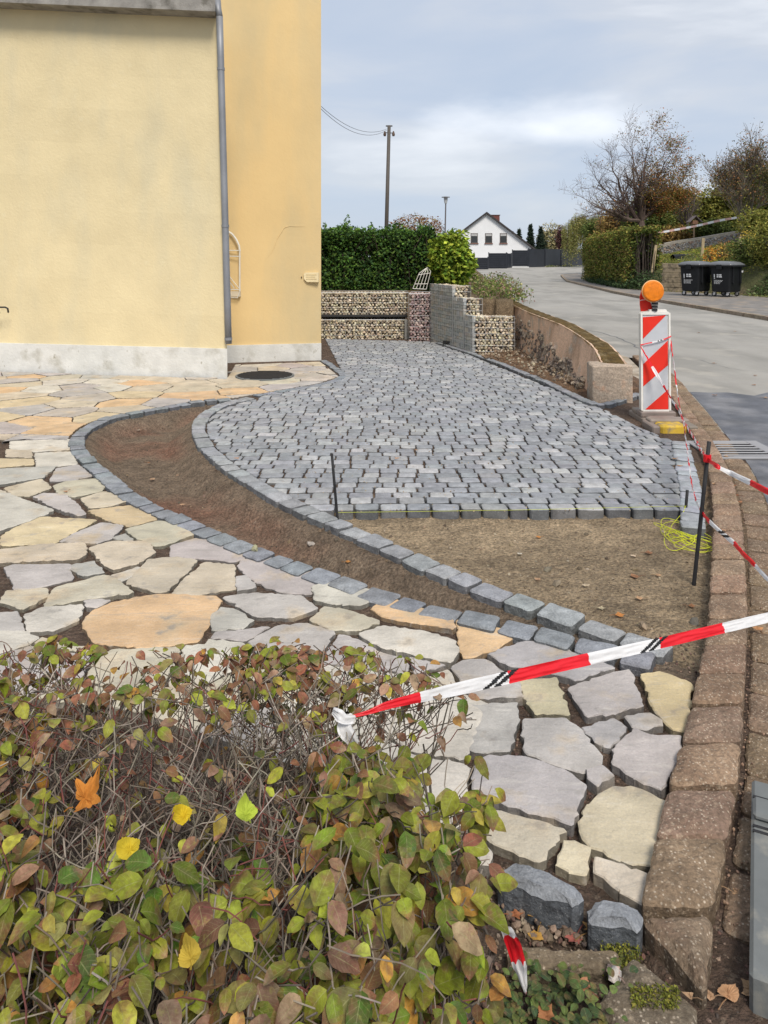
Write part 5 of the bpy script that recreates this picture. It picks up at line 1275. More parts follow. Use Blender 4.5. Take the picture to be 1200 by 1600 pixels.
# containers
def container(label, x, y, rz, grp):
    g = thing('waste_container', (x, y, .1), label, 'waste container', grp)
    M = Matrix.Translation((x, y, .08)) @ Matrix.Rotation(rz, 4, 'Z')
    mb = MB(); W1, D1, H0, H1 = .43, .35, .20, 1.16; W2_, D2 = .49, .42
    def loft(rings, mb, col=(.02, .02, .02), capb=True, capt=True):
        vs = []; 
        for (w_, d_, z, r_) in rings:
            for (sx_, sy_) in ((1, 1), (-1, 1), (-1, -1), (1, -1)):
                for q in range(5):
                    a0 = {(1, 1): 0, (-1, 1): 90, (-1, -1): 180, (1, -1): 270}[(sx_, sy_)] + q * 22.5
                    vs.append(M @ Vector((sx_ * (w_ - r_) + r_ * math.cos(R(a0)), sy_ * (d_ - r_) + r_ * math.sin(R(a0)), z)))
        n = 20; fs = [(i * n + k, i * n + (k + 1) % n, (i + 1) * n + (k + 1) % n, (i + 1) * n + k) for i in range(len(rings) - 1) for k in range(n)]
        if capb: fs.append(tuple(range(n))[::-1])
        if capt: fs.append(tuple(range((len(rings) - 1) * n, len(rings) * n)))
        mb.add(vs, fs, col)
    loft([(W1 - .05, D1 - .05, H0 - .03, .06), (W1, D1, H0, .07), (W2_ - .02, D2 - .02, H1 - .06, .07), (W2_ + .03, D2 + .03, H1 - .05, .07), (W2_ + .03, D2 + .03, H1, .07)], mb)
    for sx_ in (-1, 1): mb.bbox(sx_ * .27 - .04, sx_ * .27 + .04, -D2 - .02, -D1 + .03, H0 + .3, H1 - .06, .01, M=M)
    for sx_ in (-1, 1): mb.bbox(sx_ * (W2_ + .04) - .03, sx_ * (W2_ + .04) + .03, -.10, .10, H1 - .14, H1 + .04, .01, M=M)
    mb.build('body', M_bin, g)
    mb = MB(); loft([(W2_ + .05, D2 + .05, H1 + .005, .07), (W2_ + .05, D2 + .05, H1 + .05, .08), (W2_ - .04, D2 - .06, H1 + .13, .12), (W2_ - .22, D2 - .2, H1 + .165, .15)], mb); lid = mb.build('lid', mat('lid_plastic', (.13, .135, .145), .28, .1, 3, 0, spec=.6) if 'lid_plastic' not in MATS else MATS['lid_plastic'], g, True)  # lid grey is lighter than the body to paint in light reflected off its top
    mb = MB(); mb.tube([M @ Vector((-W2_ - .02, -D2 - .09, H1 - .02)), M @ Vector((W2_ + .02, -D2 - .09, H1 - .02))], .018, 6, (.03, .03, .03)); mb.build('handle_bar', M_bin, g)
    for (wx, wy) in ((-.34, -.26), (.34, -.26), (-.34, .26), (.34, .26)):
        mb = MB(); c0 = M @ Vector((wx - .025, wy + .03, .09)); c1 = M @ Vector((wx + .025, wy + .03, .09)); mb.tube([c0, c1], .088, 16, (.03, .03, .03)); wo = mb.build('caster', M_bin, g)
        mb = MB(); c0 = M @ Vector((wx - .03, wy + .03, .09)); c1 = M @ Vector((wx + .03, wy + .03, .09)); mb.tube([c0, c1], .045, 12, (.6, .6, .6)); mb.bbox(wx - .045, wx + .045, wy - .05, wy + .05, .15, .19, .006, (.5, .5, .5), M=M); mb.bbox(wx - .042, wx - .032, wy - .03, wy + .05, .07, .17, .002, (.55, .55, .55), M=M); mb.build('fork', M_attr, wo)
    mb = MB()       # printed notice, too small to read in the photograph: an exclamation bar and rows of short marks
    q = .002
    def prt(x0, x1, z0, z1): 
        t = lambda z: -(D1 + (D2 - .02 - D1) * (z - H0) / (H1 - .06 - H0)) - q
        e = lambda z: -(W1 + (W2_ - .02 - W1) * (z - H0) / (H1 - .06 - H0)) - q
        vs = [M @ Vector((e(z), xx, z)) for xx, z in ((x0, z0), (x1, z0), (x1, z1), (x0, z1))]; mb.add(vs, [(0, 1, 2, 3)], (.62, .63, .64))
    prt(.20, .24, .72, .84); prt(.20, .24, .67, .70)
    for k, (xa, xb) in enumerate(((.13, .05), (.03, -.06))): prt(xb, xa, .79, .84)
    for k, (xa, xb) in enumerate(((.13, .06), (.04, -.07))): prt(xb, xa, .72, .77)
    for r_ in range(4):
        xx = .24
        while xx > -.08 + .03 * r_: w_ = rnd(.02, .07); prt(xx - w_, xx, .60 - r_ * .04, .617 - r_ * .04); xx -= w_ + .015
    mb.build('printed_notice', M_attr, g, kind='stuff')
    mb = MB(); t = -(D2 - .04) - .012; mb.add([M @ Vector(v) for v in ((.36, t, .90), (.50, t, .90), (.50, t - .004, .98), (.36, t - .004, .98))], [(0, 1, 2, 3)], (.7, .7, .7)); mb.build('sticker', M_attr, g)
    return g
container('black four wheeled waste container standing left, next to the timber wall', 12.02, 29.6, R(38), 'waste containers')
container('black four wheeled waste container standing right, next to the ivy', 12.88, 28.9, R(38), 'waste containers')
# dark drum lying on the garden slope
dr = thing('garden_drum', D(1072, 405, 37), 'black half open drum lying on the slope above the containers', 'drum')
mb = MB(); a = D(1051, 409, 36.5); b = D(1094, 407, 37.5); ring = []
n = 14; vs = []; fs = []
for i, p in enumerate((a, a + (b - a) * .33, a + (b - a) * .66, b)):
    for rr_ in (.40, .36):
        for k in range(n + 1): th = R(10) + R(200) * k / n; vs.append((p.x, p.y - rr_ * math.cos(th) * -1 if False else p.y + rr_ * math.cos(th), p.z - .05 + rr_ * math.sin(th)))
m2_ = 2 * (n + 1)
for i in range(3):
    for rr_ in (0, n + 1):
        for k in range(n): fs.append((i * m2_ + rr_ + k, (i + 1) * m2_ + rr_ + k, (i + 1) * m2_ + rr_ + k + 1, i * m2_ + rr_ + k + 1))
for i in (0, 3):
    for k in range(n): fs.append((i * m2_ + k, i * m2_ + n + 1 + k, i * m2_ + n + 2 + k, i * m2_ + k + 1))
mb.add(vs, fs, (.02, .02, .02)); mb.tube([a + Vector((.05, 0, -.25)), b + Vector((-.05, 0, -.25))], .22, 12, (.03, .03, .03)); mb.build('drum_shell', M_bin, dr)
mb = MB(); q = D(1081, 404, 36.6); rock(mb, (q.x, q.y - .35, q.z), .12, (.5, .5, .52)); tag(mb.build('stone', M_rock), 'pale round stone lying beside the black drum', 'stone')
# garden posts
for (x0, y0, x1, y1, d, lab) in ((1019, 416, 1025, 383, 35.5, 'pale wooden post leaning at the right edge of the tall hedge'), (1095, 410, 1099, 372, 35.5, 'pale wooden post standing up behind the containers'), (1156, 400, 1157, 370, 33, 'pale wooden post standing in yellow shrubs on the slope')):
    mb = MB(); mb.tube([D(x0, y0, d) - Vector((0, 0, .3)), D(x1, y1, d)], .07, 6); tag(mb.build('wooden_post', mat('pale_post', (.42, .33, .20), .9, .2, 6, .2) if 'pale_post' not in MATS else MATS['pale_post']), lab, 'post')
mb = MB(); mb.tube([D(1162, 408, 32.5), D(1160, 388, 32.5), D(1154, 382, 32.5)], [.09, .07, .04], 7); tag(mb.build('tree_stump', M_bark), 'crooked dark stump beside the pale post on the slope', 'stump')
# upper stone wall with concrete cap
uw = thing('garden_wall', D(1090, 395, 43), 'long rubble stone garden wall with pale concrete cap rising across the slope', 'wall')
def upt(x): return float(np.interp(x, [1020, 1060, 1100, 1140, 1175], [384, 376, 370, 363, 358]))
def upb(x): return float(np.interp(x, [1020, 1060, 1100, 1140, 1175], [402, 398, 392, 386, 380]))
mb = MB(); cp = MB(); xsu = list(range(1022, 1176, 6)); 
for i in range(len(xsu) - 1):
    xa, xb = xsu[i], xsu[i + 1]; da, db_ = 43 - i * .10, 43 - (i + 1) * .10
    p = [D(xa, upb(xa), da), D(xb, upb(xb), db_), D(xb, upt(xb) + 4, db_), D(xa, upt(xa) + 4, da)]; b4 = [v + Vector((0, .4, 0)) for v in p]; 
    for v in (p[0], p[1], b4[0], b4[1]): v.z -= .6
    mb.add(p + b4, [(0, 1, 2, 3), (4, 7, 6, 5), (3, 2, 6, 7)], (.20, .19, .18))
    c4 = [D(xa, upt(xa) + 4, da - .06), D(xb, upt(xb) + 4, db_ - .06), D(xb, upt(xb), db_ - .06), D(xa, upt(xa), da - .06)]; d4 = [v + Vector((0, .55, 0)) for v in c4]
    cp.add(c4 + d4, [(0, 1, 2, 3), (4, 7, 6, 5), (3, 2, 6, 7), (0, 4, 5, 1)], (.40, .37, .32))
for i in range(1500):
    xx = rnd(1022, 1170); t = rnd(0, 1); y_ = upb(xx) * (1 - t) + (upt(xx) + 5) * t; d = 43 - (xx - 1022) / 6 * .10 - .02; p = D(xx, y_, d); rock(mb, p, rnd(.05, .11), vary(random.choice([(.26, .25, .24), (.20, .20, .21), (.30, .26, .21), (.33, .32, .31), (.28, .2, .15)]), .2))
mb.build('rubble_face', M_rock, uw); cp.build('cap', mat('pale_cap', (.40, .36, .30), .9, .2, 3, .2), uw)
# bird house
bhs = thing('bird_house', D(1084, 345, 43.5), 'small bird house with pitched roof on a pole above the garden wall', 'bird house')
p0 = D(1084, 378, 43.5); p1 = D(1084.5, 350, 43.5); mb = MB(); mb.tube([p0, p1], .05, 6, (.26, .19, .12)); mb.build('pole', M_attr, bhs)
mb = MB(); c = D(1085, 348, 43.5); mb.bbox(c.x - .16, c.x + .16, c.y - .15, c.y + .15, c.z - .1, c.z + .12, .01, (.30, .16, .10)); mb.build('box', M_attr, bhs)
mb = MB()
for sg in (-1, 1): mb.add([(c.x, c.y - .25, c.z + .36), (c.x + sg * .34, c.y - .25, c.z + .02), (c.x + sg * .34, c.y + .25, c.z + .02), (c.x, c.y + .25, c.z + .36), (c.x, c.y - .25, c.z + .40), (c.x + sg * .38, c.y - .25, c.z + .04), (c.x + sg * .38, c.y + .25, c.z + .04), (c.x, c.y + .25, c.z + .40)], [(0, 1, 2, 3), (4, 5, 6, 7), (0, 4, 5, 1), (1, 5, 6, 2), (2, 6, 7, 3)], (.20, .17, .17))
mb.build('roof', M_attr, bhs)
# white rail/tape over the slope
tape('slope_tape', [D(1028, 364, 44), D(1085, 353.5, 43), D(1122, 345, 42.5), D(1154, 339.5, 42)], [.13, .13, .14, .13], 'pale striped barrier tape strung above the garden wall to a tree', stripe=.30, nseg=120, group=None, red=(.70, .45, .40))

# ------------------------------------------------------------------ trees
def tree(label, base, H, name='tree', lean=(0, 0), spread=.6, levels=4, r0=.12, leaves=0, lsize=.08, lcols=None, dens_=4, bark=(.06, .05, .045), up=.35, first=.3, multi=1, group=None, wob=.16, leafbias=None, twig=.008, lenf=.66, limbs=None):
    g = thing(name, base, label, 'tree', group); mb = MB(); tips = []
    def grow(p, d, L_, r, lv):
        n = 4; pts = [p]; rs = [r]; q = p.copy(); dd = d.copy()
        for i in range(n):
            dd = (dd + Vector((rnd(-wob, wob), rnd(-wob, wob), rnd(-wob, wob) + up * .12))).normalized(); q = q + dd * L_ / n; pts.append(q.copy()); rs.append(max(twig * .6, r * (1 - .5 * (i + 1) / n)))
        mb.tube(pts, rs, 6 if lv > 2 else (4 if lv > 1 else 3), vary(bark, .15), False)
        if lv <= 2: tips.extend(pts[1:])
        if lv == 0: return
        k = dens_ + (1 if random.random() < .5 else 0)
        for j in range(k):
            t = rnd(.35 if lv == levels else .2, 1); i = min(int(t * n), n - 1); sp_ = pts[i] + (pts[i + 1] - pts[i]) * (t * n - i)
            ax = Vector((rnd(-1, 1), rnd(-1, 1), rnd(-.3, .8))).normalized(); nd = (dd * (1 - spread) + ax * spread + Vector((0, 0, up * .3))).normalized()
            grow(sp_, nd, L_ * rnd(lenf - .12, lenf + .12), max(twig * .7, rs[i] * .55), lv - 1)
    if limbs:
        fk = limbs[0]; mb.tube([Vector(base), (Vector(base) + fk) / 2 + Vector((.05, 0, 0)), fk], [r0 * 1.25, r0, r0 * .85], 8, vary(bark, .1), False)
        for q in limbs[1:]:
            L_ = (q - fk).length; pts = []; rs = []; n = 9; hz_ = Vector(((q - fk).x, (q - fk).y, 0)); off = Vector((rnd(-.1, .1), rnd(-.1, .1), rnd(-.02, .08))) * L_
            for i in range(n + 1):
                t = i / n; p = fk + (q - fk) * t + Vector((0, 0, 1)) * math.sin(t * math.pi) * L_ * -.06 + off * math.sin(t * math.pi) + Vector((rnd(-1, 1), rnd(-1, 1), rnd(-1, 1))) * .022 * L_ * (0 < i < n); pts.append(p); rs.append(r0 * .5 * (1 - t) ** 1.1 + twig)
            mb.tube(pts, rs, 6, vary(bark, .15), False)
            for i in range(2, n + 1):
                for _ in range(2 if i < n else 4):
                    dd = (pts[i] - pts[i - 1]).normalized(); ax = Vector((rnd(-1, 1), rnd(-1, 1), rnd(-.4, 1))).normalized(); t = rnd(0, 1)
                    grow(pts[i - 1] + (pts[i] - pts[i - 1]) * t, (dd * .55 + ax * .6).normalized(), L_ * rnd(.22, .40) * (1.15 - .5 * i / n), rs[i] * .6 + twig * .4, 2)
        multi = 0
    for m_ in range(multi):
        d = Vector((lean[0] + rnd(-.12, .12) * (multi > 1), lean[1], 1)).normalized(); tr = Vector(base) + Vector((rnd(-.15, .15), 0, 0)) * (multi > 1)
        grow(tr, d, H * first, r0, levels)
    wo = mb.build('trunk_and_limbs', M_bark if bark is None else M_twig, g)
    if leaves and tips:
        T = np.array([tuple(t) for t in tips]); 
        if leafbias is not None: wgt = np.array([leafbias(t) for t in T]); wgt = wgt / wgt.sum(); idx = RNG.choice(len(T), leaves, p=wgt)
        else: idx = RNG.randint(0, len(T), leaves)
        leafcloud('crown', T[idx] + RNG.normal(0, lsize * 1.6, (leaves, 3)), lsize, lcols, g, up=.2)
    return g
def gz(x, y): return hz(x, y) - .1
c = D(1003, 360, 46)
tree('large half bare autumn tree spreading over the tall pavement hedge', (c.x, c.y, 2.6), 7.6, 'bare_tree', spread=.62, levels=5, r0=.24, leaves=15000, lsize=.11, lcols=[(.22, .085, .03), (.14, .11, .03), (.26, .12, .04), (.10, .10, .025), (.19, .14, .03)], dens_=3, first=.37, lean=(-.10, 0), up=.12,
     leafbias=lambda t, x0=c.x: max(.02, min(1, .25 + (t[0] - x0) * .45)) * (1.4 if t[2] < 5.5 else .55), twig=.008, lenf=.72, bark=(.13, .095, .08), limbs=[D(1001, 345, 46), D(905, 306, 45), D(925, 268, 46.5), D(955, 240, 45), D(988, 218, 47), D(1018, 214, 46), D(1048, 240, 45.5), D(1072, 272, 47), D(1062, 312, 46), D(918, 332, 46), D(1000, 262, 44), D(1030, 285, 47.5)])
c = D(1074, 365, 48); tree('slender bare tree between the two larger autumn trees', (c.x, c.y, gz(c.x, c.y)), 6.0, 'bare_tree', spread=.5, levels=4, r0=.12, leaves=500, lsize=.08, lcols=[(.14, .10, .05), (.12, .08, .04)], dens_=4, first=.38, bark=(.11, .09, .085), twig=.011)
c = D(1160, 372, 40); tree('multi stemmed tree with thin brown leaves at the right edge', (c.x, c.y, gz(c.x, c.y)), 6.3, 'autumn_tree', spread=.45, levels=4, r0=.07, leaves=5200, lsize=.11, lcols=[(.24, .13, .05), (.13, .11, .04), (.20, .10, .05), (.09, .09, .03)], dens_=4, first=.40, multi=4, bark=(.17, .145, .12), twig=.012)
c = D(1235, 372, 38); tree('leafy brown tree cut by the right border', (c.x, c.y, gz(c.x, c.y)), 6.0, 'autumn_tree', spread=.5, levels=4, r0=.12, leaves=3500, lsize=.11, lcols=[(.15, .10, .03), (.10, .11, .03), (.07, .08, .02)], dens_=4, first=.36, twig=.012)
# wooded hillside, each crown a thing of its own
bgc = {'o': [(.14, .14, .025), (.20, .18, .04), (.09, .10, .02)], 'b': [(.19, .12, .04), (.24, .16, .05), (.13, .09, .03)], 'g': [(.07, .095, .022), (.11, .13, .03), (.05, .07, .016)], 'y': [(.22, .17, .04), (.15, .13, .03)]}
WOOD = [(1042, 338, 54, 1.6, 2.3, 'o', 'olive bush behind the left part of the garden wall'), (1010, 348, 52, 1.8, 1.6, 'g', 'green bush round the trunk of the large half bare tree'), (970, 352, 54, 1.7, 1.2, 'b', 'brownish bush behind the tall pavement hedge'), (1080, 340, 56, 1.8, 2.2, 'b', 'brown shrub behind the bird house'),
        (1118, 334, 54, 1.8, 1.8, 'o', 'olive shrub right of the bird house'), (1150, 322, 55, 2.0, 2.4, 'y', 'yellowish tree crown behind the multi stemmed tree'), (1188, 318, 52, 2.2, 2.9, 'o', 'olive tree crown at the right border'), (1222, 312, 50, 2.0, 3.0, 'g', 'dark green crown beyond the right border'),
        (1055, 372, 45, 1.2, .75, 'b', 'low russet hedge piece above the garden wall'), (1120, 357, 44, 1.6, .55, 'g', 'low dark green hedge piece above the garden wall'), (1165, 345, 44, 1.6, .8, 'o', 'low olive hedge piece at the foot of the multi stemmed tree'), (940, 362, 60, 1.6, 1.0, 'g', 'dark low shrub between willow and bare tree'),
        (1195, 352, 36, 1.3, .8, 'o', 'rounded olive bush above the ivy at the right border'), (1178, 392, 31.5, 1.1, .75, 'g', 'rounded dark bush above the ivy slope'), (1215, 380, 30, 1.2, 1.1, 'o', 'dense green bush beyond the ivy slope')]
for (px, py, d, rx, rz, k, lab) in WOOD:
    c = D(px, py, d); shrub('hillside_shrub', lab, 'shrub', (c.x, c.y, c.z), rx, rx * .8, rz, int(2600 * rx * rz ** .5 / 1.5), .17 * d / 50, bgc[k], .35, 1.7, 'shrubs and crowns on the wooded slope')
# low yellow shrubs in the little garden
for i, (px, py, rx, rz, col, lab) in enumerate(((1110, 400, .30, .45, [(.45, .25, .04), (.35, .15, .03)], 'small orange leaved shrub just right of the middle post'), (1125, 399, .35, .45, [(.40, .26, .05), (.2, .16, .04)], 'small yellow leaved shrub in the garden above the containers'), (1135, 392, .5, .5, [(.2, .10, .04), (.16, .12, .04)], 'small russet shrub in the garden above the containers'), (1170, 374, .35, .4, [(.50, .38, .06), (.3, .22, .05)], 'small pale yellow shrub beside the stump'), (1190, 395, .8, .6, [(.10, .12, .03), (.18, .16, .04)], 'olive shrub above the right part of the ivy'))):
    c = D(px, py, 33.5); shrub('garden_shrub', lab, 'shrub', (c.x, c.y, c.z), rx, rx, rz, 260, .11, col, .5, 2.5, 'small autumn shrubs in the slope garden', core=False, stems=8)
pts = []
for _ in range(9000):
    y = rnd(30, 42); x = hlx(y) + rnd(.7, 6); pts.append((x, y, 0))
pts = np.array(pts); pts[:, 2] = height(pts[None, :, 0], pts[None, :, 1])[0][0] + RNG.uniform(0, .12, len(pts)); tag(leafcloud('grass', pts, .13, [(.14, .19, .03), (.20, .22, .04), (.10, .13, .03), (.30, .24, .06)], None, up=.1, asp=5), 'rough green grass on the garden slope above the containers', 'grass', kind='stuff')
pts = []
for _ in range(5000):
    y = rnd(18, 46); x = hlx(y) + rnd(-.55, .1); pts.append((x, y, .08 + rnd(0, .06)))
tag(leafcloud('grass_verge', np.array(pts), .07, [(.15, .16, .04), (.22, .19, .07), (.10, .12, .03)], None, up=.1, asp=4), 'thin strip of grass and leaves at the back of the pavement', 'grass', kind='stuff')
# willow
def willow(label, c, rx, rz, n):
    g = thing('willow_tree', (c[0], c[1], 0), label, 'tree'); mb = MB(); P = []
    mb.tube([(c[0], c[1], 0), (c[0] + .1, c[1], c[2]), (c[0], c[1], c[2] + rz * .7)], [.3, .2, .05], 7, (.07, .06, .05))
    for i in range(n):
        a = rnd(0, 6.28); u = rnd(.1, 1) ** .5; x = c[0] + rx * u * math.cos(a); y = c[1] + rx * u * math.sin(a); zt = c[2] + rz * math.sqrt(max(0, 1 - u * u * .85)) * rnd(.75, 1.05) + .25 * noise.noise(Vector((x, y, 0)) * 1.3) * rz; L_ = rnd(.5, 1.5) * rz
        mb.tube([(c[0] + (x - c[0]) * .3, c[1] + (y - c[1]) * .3, zt - .3), (x, y, zt), (x + rnd(-.1, .1), y, zt - L_)], [.02, .012, .006], 3, (.12, .11, .03), False)
        for k in range(26): t = rnd(0, 1); P.append((x + rnd(-.10, .10), y + rnd(-.1, .1), zt - L_ * t))
    mb.build('trunk_and_withes', M_twig, g); leafcloud('crown', np.array(P), .17, [(.22, .24, .07), (.30, .29, .10), (.16, .18, .05), (.34, .30, .12)], g, up=0, asp=3)
c = D(921, 375, 78); willow('pale green weeping willow beyond the anthracite fence', (c.x, c.y, c.z), 2.8, 2.75, 620)
def conifer(label, px, pyt, d, wpx, grp='dark conifers behind the white house'):
    g = thing('conifer', (D(px, 400, d).x, d, 0), label, 'tree', grp); t = D(px, pyt, d); rb = wpx * d / 1200; P = []; H = t.z; mb = MB(); mb.tube([(t.x, d, -.5), (t.x, d, H)], [.2, .03], 6, (.05, .04, .03)); mb.build('trunk', M_bark, g)
    for i in range(5200):
        u = rnd(0, 1) ** .7; tier = .82 + .18 * math.cos(u * 60); r = rb * u * tier * rnd(.3, 1.08); a = rnd(0, 6.28); P.append((t.x + r * math.cos(a), d + r * math.sin(a), H - u * H * .92 - r * .15))
    leafcloud('crown', np.array(P), .28, [(.012, .022, .014), (.02, .035, .02), (.03, .045, .025)], g, up=.2, asp=3)
conifer('dark conifer nearest the roof edge of the white house', 811, 358, 96, 17); conifer('tallest dark conifer of the group behind the roof', 829, 350, 94, 17); conifer('broad dark conifer at the right end of its group', 845, 354, 92, 20)
conifer('low dark conifer peeping over the house roof', 800, 362, 100, 16)
c = D(862, 376, 98); shrub('pale_tree', 'pale yellowish tree right of the dark conifers', 'tree', (c.x, c.y, c.z), 1.9, 1.5, 2.1, 2200, .25, [(.28, .25, .13), (.20, .19, .09), (.33, .28, .16)], .35, 2, stems=8)
c = D(878, 376, 92); shrub('purple_tree', 'narrow dark reddish tree left of the willow', 'tree', (c.x, c.y, c.z), .75, .7, 1.8, 1000, .2, [(.07, .03, .035), (.10, .05, .04)], .4, 2.5, stems=8)
c = D(893, 380, 95); shrub('purple_tree', 'small dark purple tree half behind the willow', 'tree', (c.x, c.y, c.z), .8, .7, 1.5, 700, .2, [(.05, .03, .03), (.08, .05, .04)], .4, 2.5, stems=8)
pts = []
for _ in range(900): t = rnd(0, 1); p = D(852 + 58 * t, 418.5, 77 + 9 * t); pts.append((p.x, p.y - .4, p.z + rnd(0, .25)))
tag(leafcloud('verge_plants', np.array(pts), .14, [(.12, .14, .05), (.3, .28, .2), (.08, .1, .03)], None), 'thin strip of low plants along the foot of the smooth fence', 'plants', kind='stuff')

# ------------------------------------------------------------------ the shrub hedge in the foreground
random.seed(21)
hg = thing('shrub_hedge', (-.6, 1.6, 0), 'clipped twiggy autumn shrub hedge filling the lower left foreground', 'hedge')
def bedfar(x): return float(np.interp(x, [-3.5, -1.6, -.85, .04, .30], [2.12, 2.14, 2.17, 2.14, 1.84]))
def topz(x, y): return .595 - .5 * max(0, y - 2.0) + .035 * noise.noise(Vector((x * 2.2, y * 2.2, 1))) - .10 * max(0, (x - .02) / .25) - .05 * max(0, (y - 1.9))
tw = MB(); nodes = []
def xmax(y): return float(np.interp(y, [.7, 1.0, 1.2, 1.6, 2.0], [.02, .065, .12, .205, .19]))
barks = [(.17, .14, .11), (.24, .20, .16), (.10, .085, .07), (.30, .26, .21), (.13, .09, .07), (.17, .06, .05)]
def twig(p, d, L_, r, lv, col):
    if lv <= 1 and p.y < 1.5 and random.random() < .42: nodes.append((p, d.copy(), 1)); return
    n = 5; pts = [p]; rs = [r]; q = p.copy(); dd = d.copy()
    for i in range(n):
        dd = (dd + Vector((rnd(-.34, .34), rnd(-.34, .34), rnd(-.2, .30)))).normalized(); q = q + dd * L_ / n
        if q.z > topz(q.x, q.y) or q.y > bedfar(q.x) + .02 or q.x > xmax(q.y) + .03: break
        pts.append(q.copy()); rs.append(max(.0013, r * (1 - .13 * (i + 1))))
    if len(pts) < 2: return
    tw.tube(pts, rs, 5 if r > .004 else 4, vary(col, .2, .05), False)
    if lv <= 2:
        for a in pts[1::2] + pts[-1:]: nodes.append((a, dd.copy(), lv))
    if lv == 0: return
    for _ in range(3 if lv > 2 else random.choice((2, 2, 3)) if lv == 2 else random.choice((0, 1, 1, 2))):
        i = random.randint(1, len(pts) - 1); a = rnd(0, 6.28)
        nd = (dd * .45 + Vector((math.cos(a), math.sin(a), rnd(.05, .75))) * .75).normalized()
        twig(pts[i], nd, L_ * rnd(.6, .85), max(.0012, rs[i] * .62), lv - 1, random.choice(barks) if lv < 3 else col)
ns = 0
while ns < 112:
    x = rnd(-1.9, .22); y = rnd(.75, 2.9)
    if y > bedfar(x) - .10 or x > xmax(y) - .05: continue
    if x < -1.0 * y * .62 - .55: continue
    ns += 1
    c_ = random.choice(barks[:4]); z0 = -.05; k = random.choice((1, 2, 2, 3))
    for _ in range(k):
        twig(Vector((x + rnd(-.03, .03), y + rnd(-.03, .03), z0)), Vector((rnd(-.35, .35), rnd(-.3, .3), 1)).normalized(), rnd(.34, .46), rnd(.006, .0125), 4, c_)
        tw_last = None
tw.build('branches', M_twig, hg)
# leaves: a folded, curled, toothed blade with its own veins
def leafblade(mb, p, d, up, L_, col, wr=.62, curl=.35, fold=.25, tipcol=None, teeth=.02):
    d = d.normalized(); s = d.cross(up); 
    if s.length < .05: s = d.orthogonal()
    s.normalize(); n_ = s.cross(d); 
    if n_.z < 0 and random.random() < .8: n_ = -n_; s = -s
    nl = 8; rows = [] ; uv = []; tp_ = rnd(.78, 1.05)
    for i in range(nl + 1):
        t = i / nl; w_ = L_ * wr * .5 * (math.sin(math.pi * min(1, t ** tp_)) ** .75 if 0 < t < 1 else .02) 
        cx = p + d * (L_ * (t * (1 - curl * .15 * t))) - n_ * (L_ * curl * t * t * .6)
        for k, u in enumerate((-1, -.5, 0, .5, 1)):
            e = rnd(-teeth, teeth) * L_ if abs(u) == 1 else 0
            rows.append(cx + s * (u * w_ + e) + n_ * (abs(u) * w_ * fold + (rnd(-.02, .02) * L_ if k != 2 else 0))); uv.append((.5 + u * .5, t))
    fs = [(i * 5 + k, i * 5 + k + 1, (i + 1) * 5 + k + 1, (i + 1) * 5 + k) for i in range(nl) for k in range(4)]
    if tipcol: 
        cs = [tuple(col[j] + (tipcol[j] - col[j]) * max(0, min(1, ((i / nl) - .45) * 2.2 + rnd(-.2, .2))) for j in range(3)) for i in range(nl) for k in range(4)]
    else: cs = [col] * len(fs)
    mb.add(rows, fs, cs, uv)
GR = [(.15, .21, .018), (.22, .26, .02), (.08, .16, .018), (.31, .33, .03), (.20, .22, .03), (.22, .20, .06), (.26, .28, .03)]
YG = [(.40, .40, .05), (.33, .35, .06), (.46, .38, .06)]
RD = [(.32, .12, .07), (.36, .20, .13), (.26, .13, .06), (.40, .26, .17), (.24, .10, .06)]
OR = [(.50, .26, .05), (.42, .22, .06)]
lb = MB(); cnt = 0
random.shuffle(nodes)
def fbm(x, y, s=1): return noise.noise(Vector((x * s, y * s, 3.3)))
for (a, dd, lv) in nodes:
    # how leafy: right flank and near edge dense, middle nearly bare
    x, y, z = a
    sx_ = x / max(.4, y) * 1200 + 600; syy = 400 + (EYE - z) * 1200 / y
    right = sstep(430, 560, sx_) * sstep(1120, 1230, syy)
    near = sstep(1270, 1400, syy)
    backtop = (1 - sstep(1060, 1160, syy)) * .75
    leftl = (1 - sstep(60, 220, sx_)) * .6
    w_ = max(.10, right * 1.0, near * .52, backtop, leftl) * (.7 + .8 * fbm(x, y, 6)) * (1.0 if z > .36 else (.30 if z > .2 else .05))
    if random.random() > w_ * .52: continue
    for side in ((-1, 1) if random.random() < .5 else (random.choice((-1, 1)),)):
        q = random.random()
        if near > .3 or right > .4:
            base = random.choice(GR) if q < .72 else random.choice(YG) if q < .80 else tuple(v * .8 for v in random.choice(RD)) if q < .95 else random.choice(OR)
            L_ = rnd(.024, .060) * (1 + .12 * near * rnd(.3, 1))
        else:
            base = random.choice(GR) if q < .48 else random.choice(RD) if q < .88 else random.choice(OR + YG)
            L_ = rnd(.022, .045)
        ang = rnd(0, 6.28); d = Vector((math.cos(ang), math.sin(ang) - .35, rnd(-.7, .25)))
        up = Vector((rnd(-.35, .35), -.35 + rnd(-.35, .35), 1))
        tip = random.choice(RD) if q < .75 and random.random() < .35 else None
        p = a + d.normalized() * .008
        tw_ = .0009
        leafblade(lb, p, d, up, L_, vary(base, .38, .08), rnd(.50, .72), rnd(-.1, 1.2), rnd(.05, .5), tip); cnt += 1
print('hedge leaves', cnt, 'nodes', len(nodes))
lb.build('leaves', M_leaf, hg, True)
